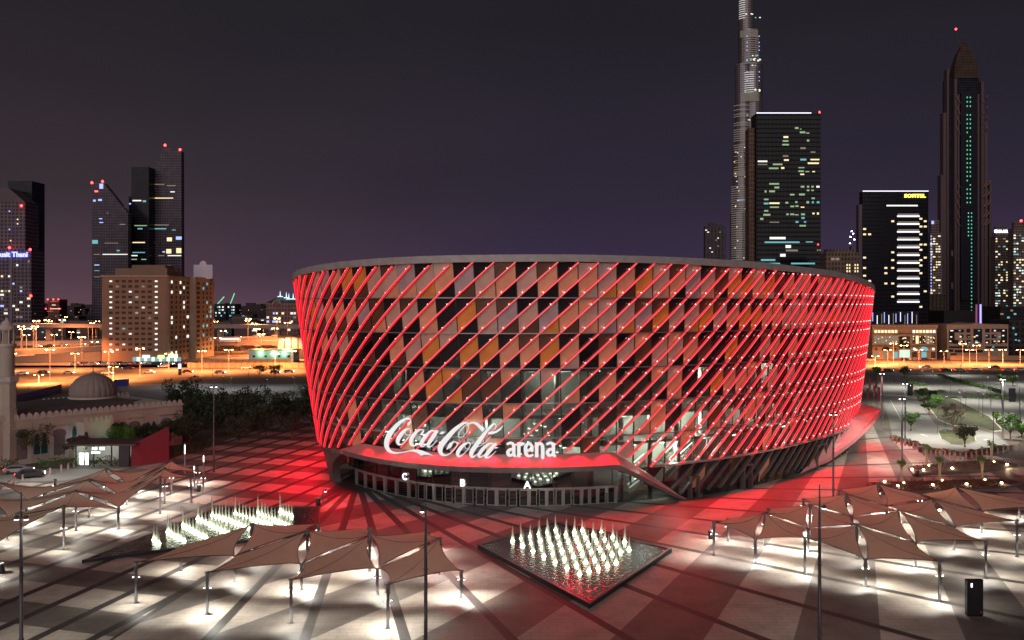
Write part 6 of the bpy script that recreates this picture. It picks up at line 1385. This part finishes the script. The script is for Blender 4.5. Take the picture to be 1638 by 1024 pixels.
# apartment block with arched gable and bluish roof lights
t = thing('apartment_block', (XP(452, 700), 700, 0), 'mauve apartment block with an arched gable and bluish lit roof spikes', 'building'); w = 52 * 700 / F
MB().span(-w / 2, w / 2, 0, 24, 0, ZP(484, 700)).build('walls', gridmat('mauve block grid', (.20, .14, .14), (.07, .05, .06), 2.4, 3.3, .5, .45, .6), t); MB().add([(-w / 2, -.5, ZP(484, 700)), (w / 2, -.5, ZP(484, 700)), (w / 2 - 4, 8, ZP(477, 700)), (-w / 2 + 5, 8, ZP(477, 700)), (-w / 2, 24, ZP(484, 700)), (w / 2, 24, ZP(484, 700))], [(0, 1, 2, 3), (0, 3, 4), (1, 5, 2), (4, 3, 2, 5)]).build('hipped_roof', M('dark roof tiles', (.05, .04, .05), .8), t)
for k in range(11): pass
MB().add([(-4.5 + math.cos(k * math.pi / 12) * 3.6, -.7, ZP(487, 700) + math.sin(k * math.pi / 12) * 4.2) for k in range(13)], [tuple(range(13))]).build('arched_gable', M('gable trim', (.3, .22, .2), .8), t)
MB().add([(-4.5 + math.cos(k * math.pi / 12) * 2.7, -.9, ZP(487, 700) + math.sin(k * math.pi / 12) * 3.3) for k in range(13)], [tuple(range(13))]).build('gable_window', wdark, t)
for px, py in ((445, 467), (455, 469), (459, 471), (466, 471)): x = XP(px, 700) - t.location.x; z = ZP(py, 700); MB().lathe((x, 6, z - 4), [(2.2, 0), (2.2, .6), (.5, .8), (.25, 3.6), (.05, 5)], 10).build('lit_spike', E('icy roof light', (.55, .85, .95), 1.6, False), t)
rand_lit(t, w, ZP(486, 700), 26, [wY, wW, wdim, wB], 2.4, 3.3, 71, 8)
t, w, h = block('distant_tower', 344, 362, 486, 1500, 30, gD, 'far pair of unfinished towers with green crane lights, left one', group='far towers'); rand_lit(t, w, h, 12, [wC, wW], 3, 5, 72); MB().tube([(-5, 0, h), (6, 0, h + 12)], .8, 5).build('crane_jib', E('green crane light', (.2, .8, .4), 1.2, False), t)
t, w, h = block('distant_tower', 364, 377, 486, 1500, 30, gD, 'far pair of unfinished towers with green crane lights, right one', group='far towers'); rand_lit(t, w, h, 10, [wC, wW], 3, 5, 73); MB().tube([(-2, 0, h), (5, 0, h + 18)], .8, 5).build('crane_jib', MATS['green crane light'], t)
t, w, h = block('distant_block', 77, 95, 479, 1100, 20, gridmat('pinkish grid', (.22, .10, .09), (.08, .04, .04), 3, 4, .3, .4), 'small far building edged with red lights at the left'); 
for px, py in ((77, 480), (86, 480), (94, 480), (74, 495), (82, 495), (95, 495)): beacon(t, XP(px, 1100) - t.location.x, -1, ZP(py, 1100), 1.6)
lit(t, 1100, [(86, 482, 12, 1, wdim), (86, 488, 6, 1, wW), (90, 494, 14, 1, wY), (80, 498, 10, 1, wdim)])
r = random.Random(88)
lpx = sorted(r.choice((r.uniform(66, 162), r.uniform(343, 430))) for i in range(26)); nL = sum(1 for p_ in lpx if p_ < 200)
for i in range(26):
    px = lpx[i]; Y = r.uniform(700, 1300); h_ = r.uniform(6, 16); w_ = r.uniform(16, 40)
    t = thing('low_building', (XP(px, Y), Y, 0), f'low far building, {ORD[i if i < nL else i - nL]} from left, ' + ('left of hotel block' if i < nL else 'between hotel block and arena'), 'building', 'low far buildings beyond the flyover')
    MB().span(-w_ / 2, w_ / 2, 0, 20, 0, h_).build('walls', M(['far wall a', 'far wall b', 'far wall c'][i % 3], [(.10, .07, .07), (.16, .11, .09), (.05, .045, .05)][i % 3], .8), t)
    for k in range(3): window(t, r.uniform(-w_ / 2.4, w_ / 2.4), -.1, r.uniform(2, h_ - 1), r.uniform(1.5, 5), 1.2, r.choice((wY, wW, wdim, wC)))
# far-off town lights: nobody could count them
mbs = MB(); r = random.Random(99)
for i in range(900):
    Y = r.uniform(900, 5200); px = r.uniform(-40, 500) if r.random() < .75 else r.uniform(1380, 1680); s = Y / F * r.uniform(.25, .7); z = r.uniform(3, 22); x = XP(px, Y)
    mbs.box((x, Y, z), (s, s, s), 0 if r.random() < .72 else (1 if r.random() < .6 else 2))
o = mbs.build('city_lights', [E('far orange light', (1, .48, .16), 3.5, False), E('far white light', (1, .9, .75), 2.5, False), E('far green light', (.4, 1, .75), 2.0, False)]); tag(o, kind='stuff')
mbs = MB()
for i in range(420):
    Y = r.uniform(1300, 6000); px = r.uniform(-60, 1700); x = XP(px, Y); hh_ = r.uniform(5, 22) * (1 + Y / 6000); ww_ = r.uniform(20, 70); mbs.box((x, Y, hh_ / 2), (ww_, 25, hh_))
o = mbs.build('far_skyline', M('far town walls', (.055, .04, .045), .9)); tag(o, kind='stuff')
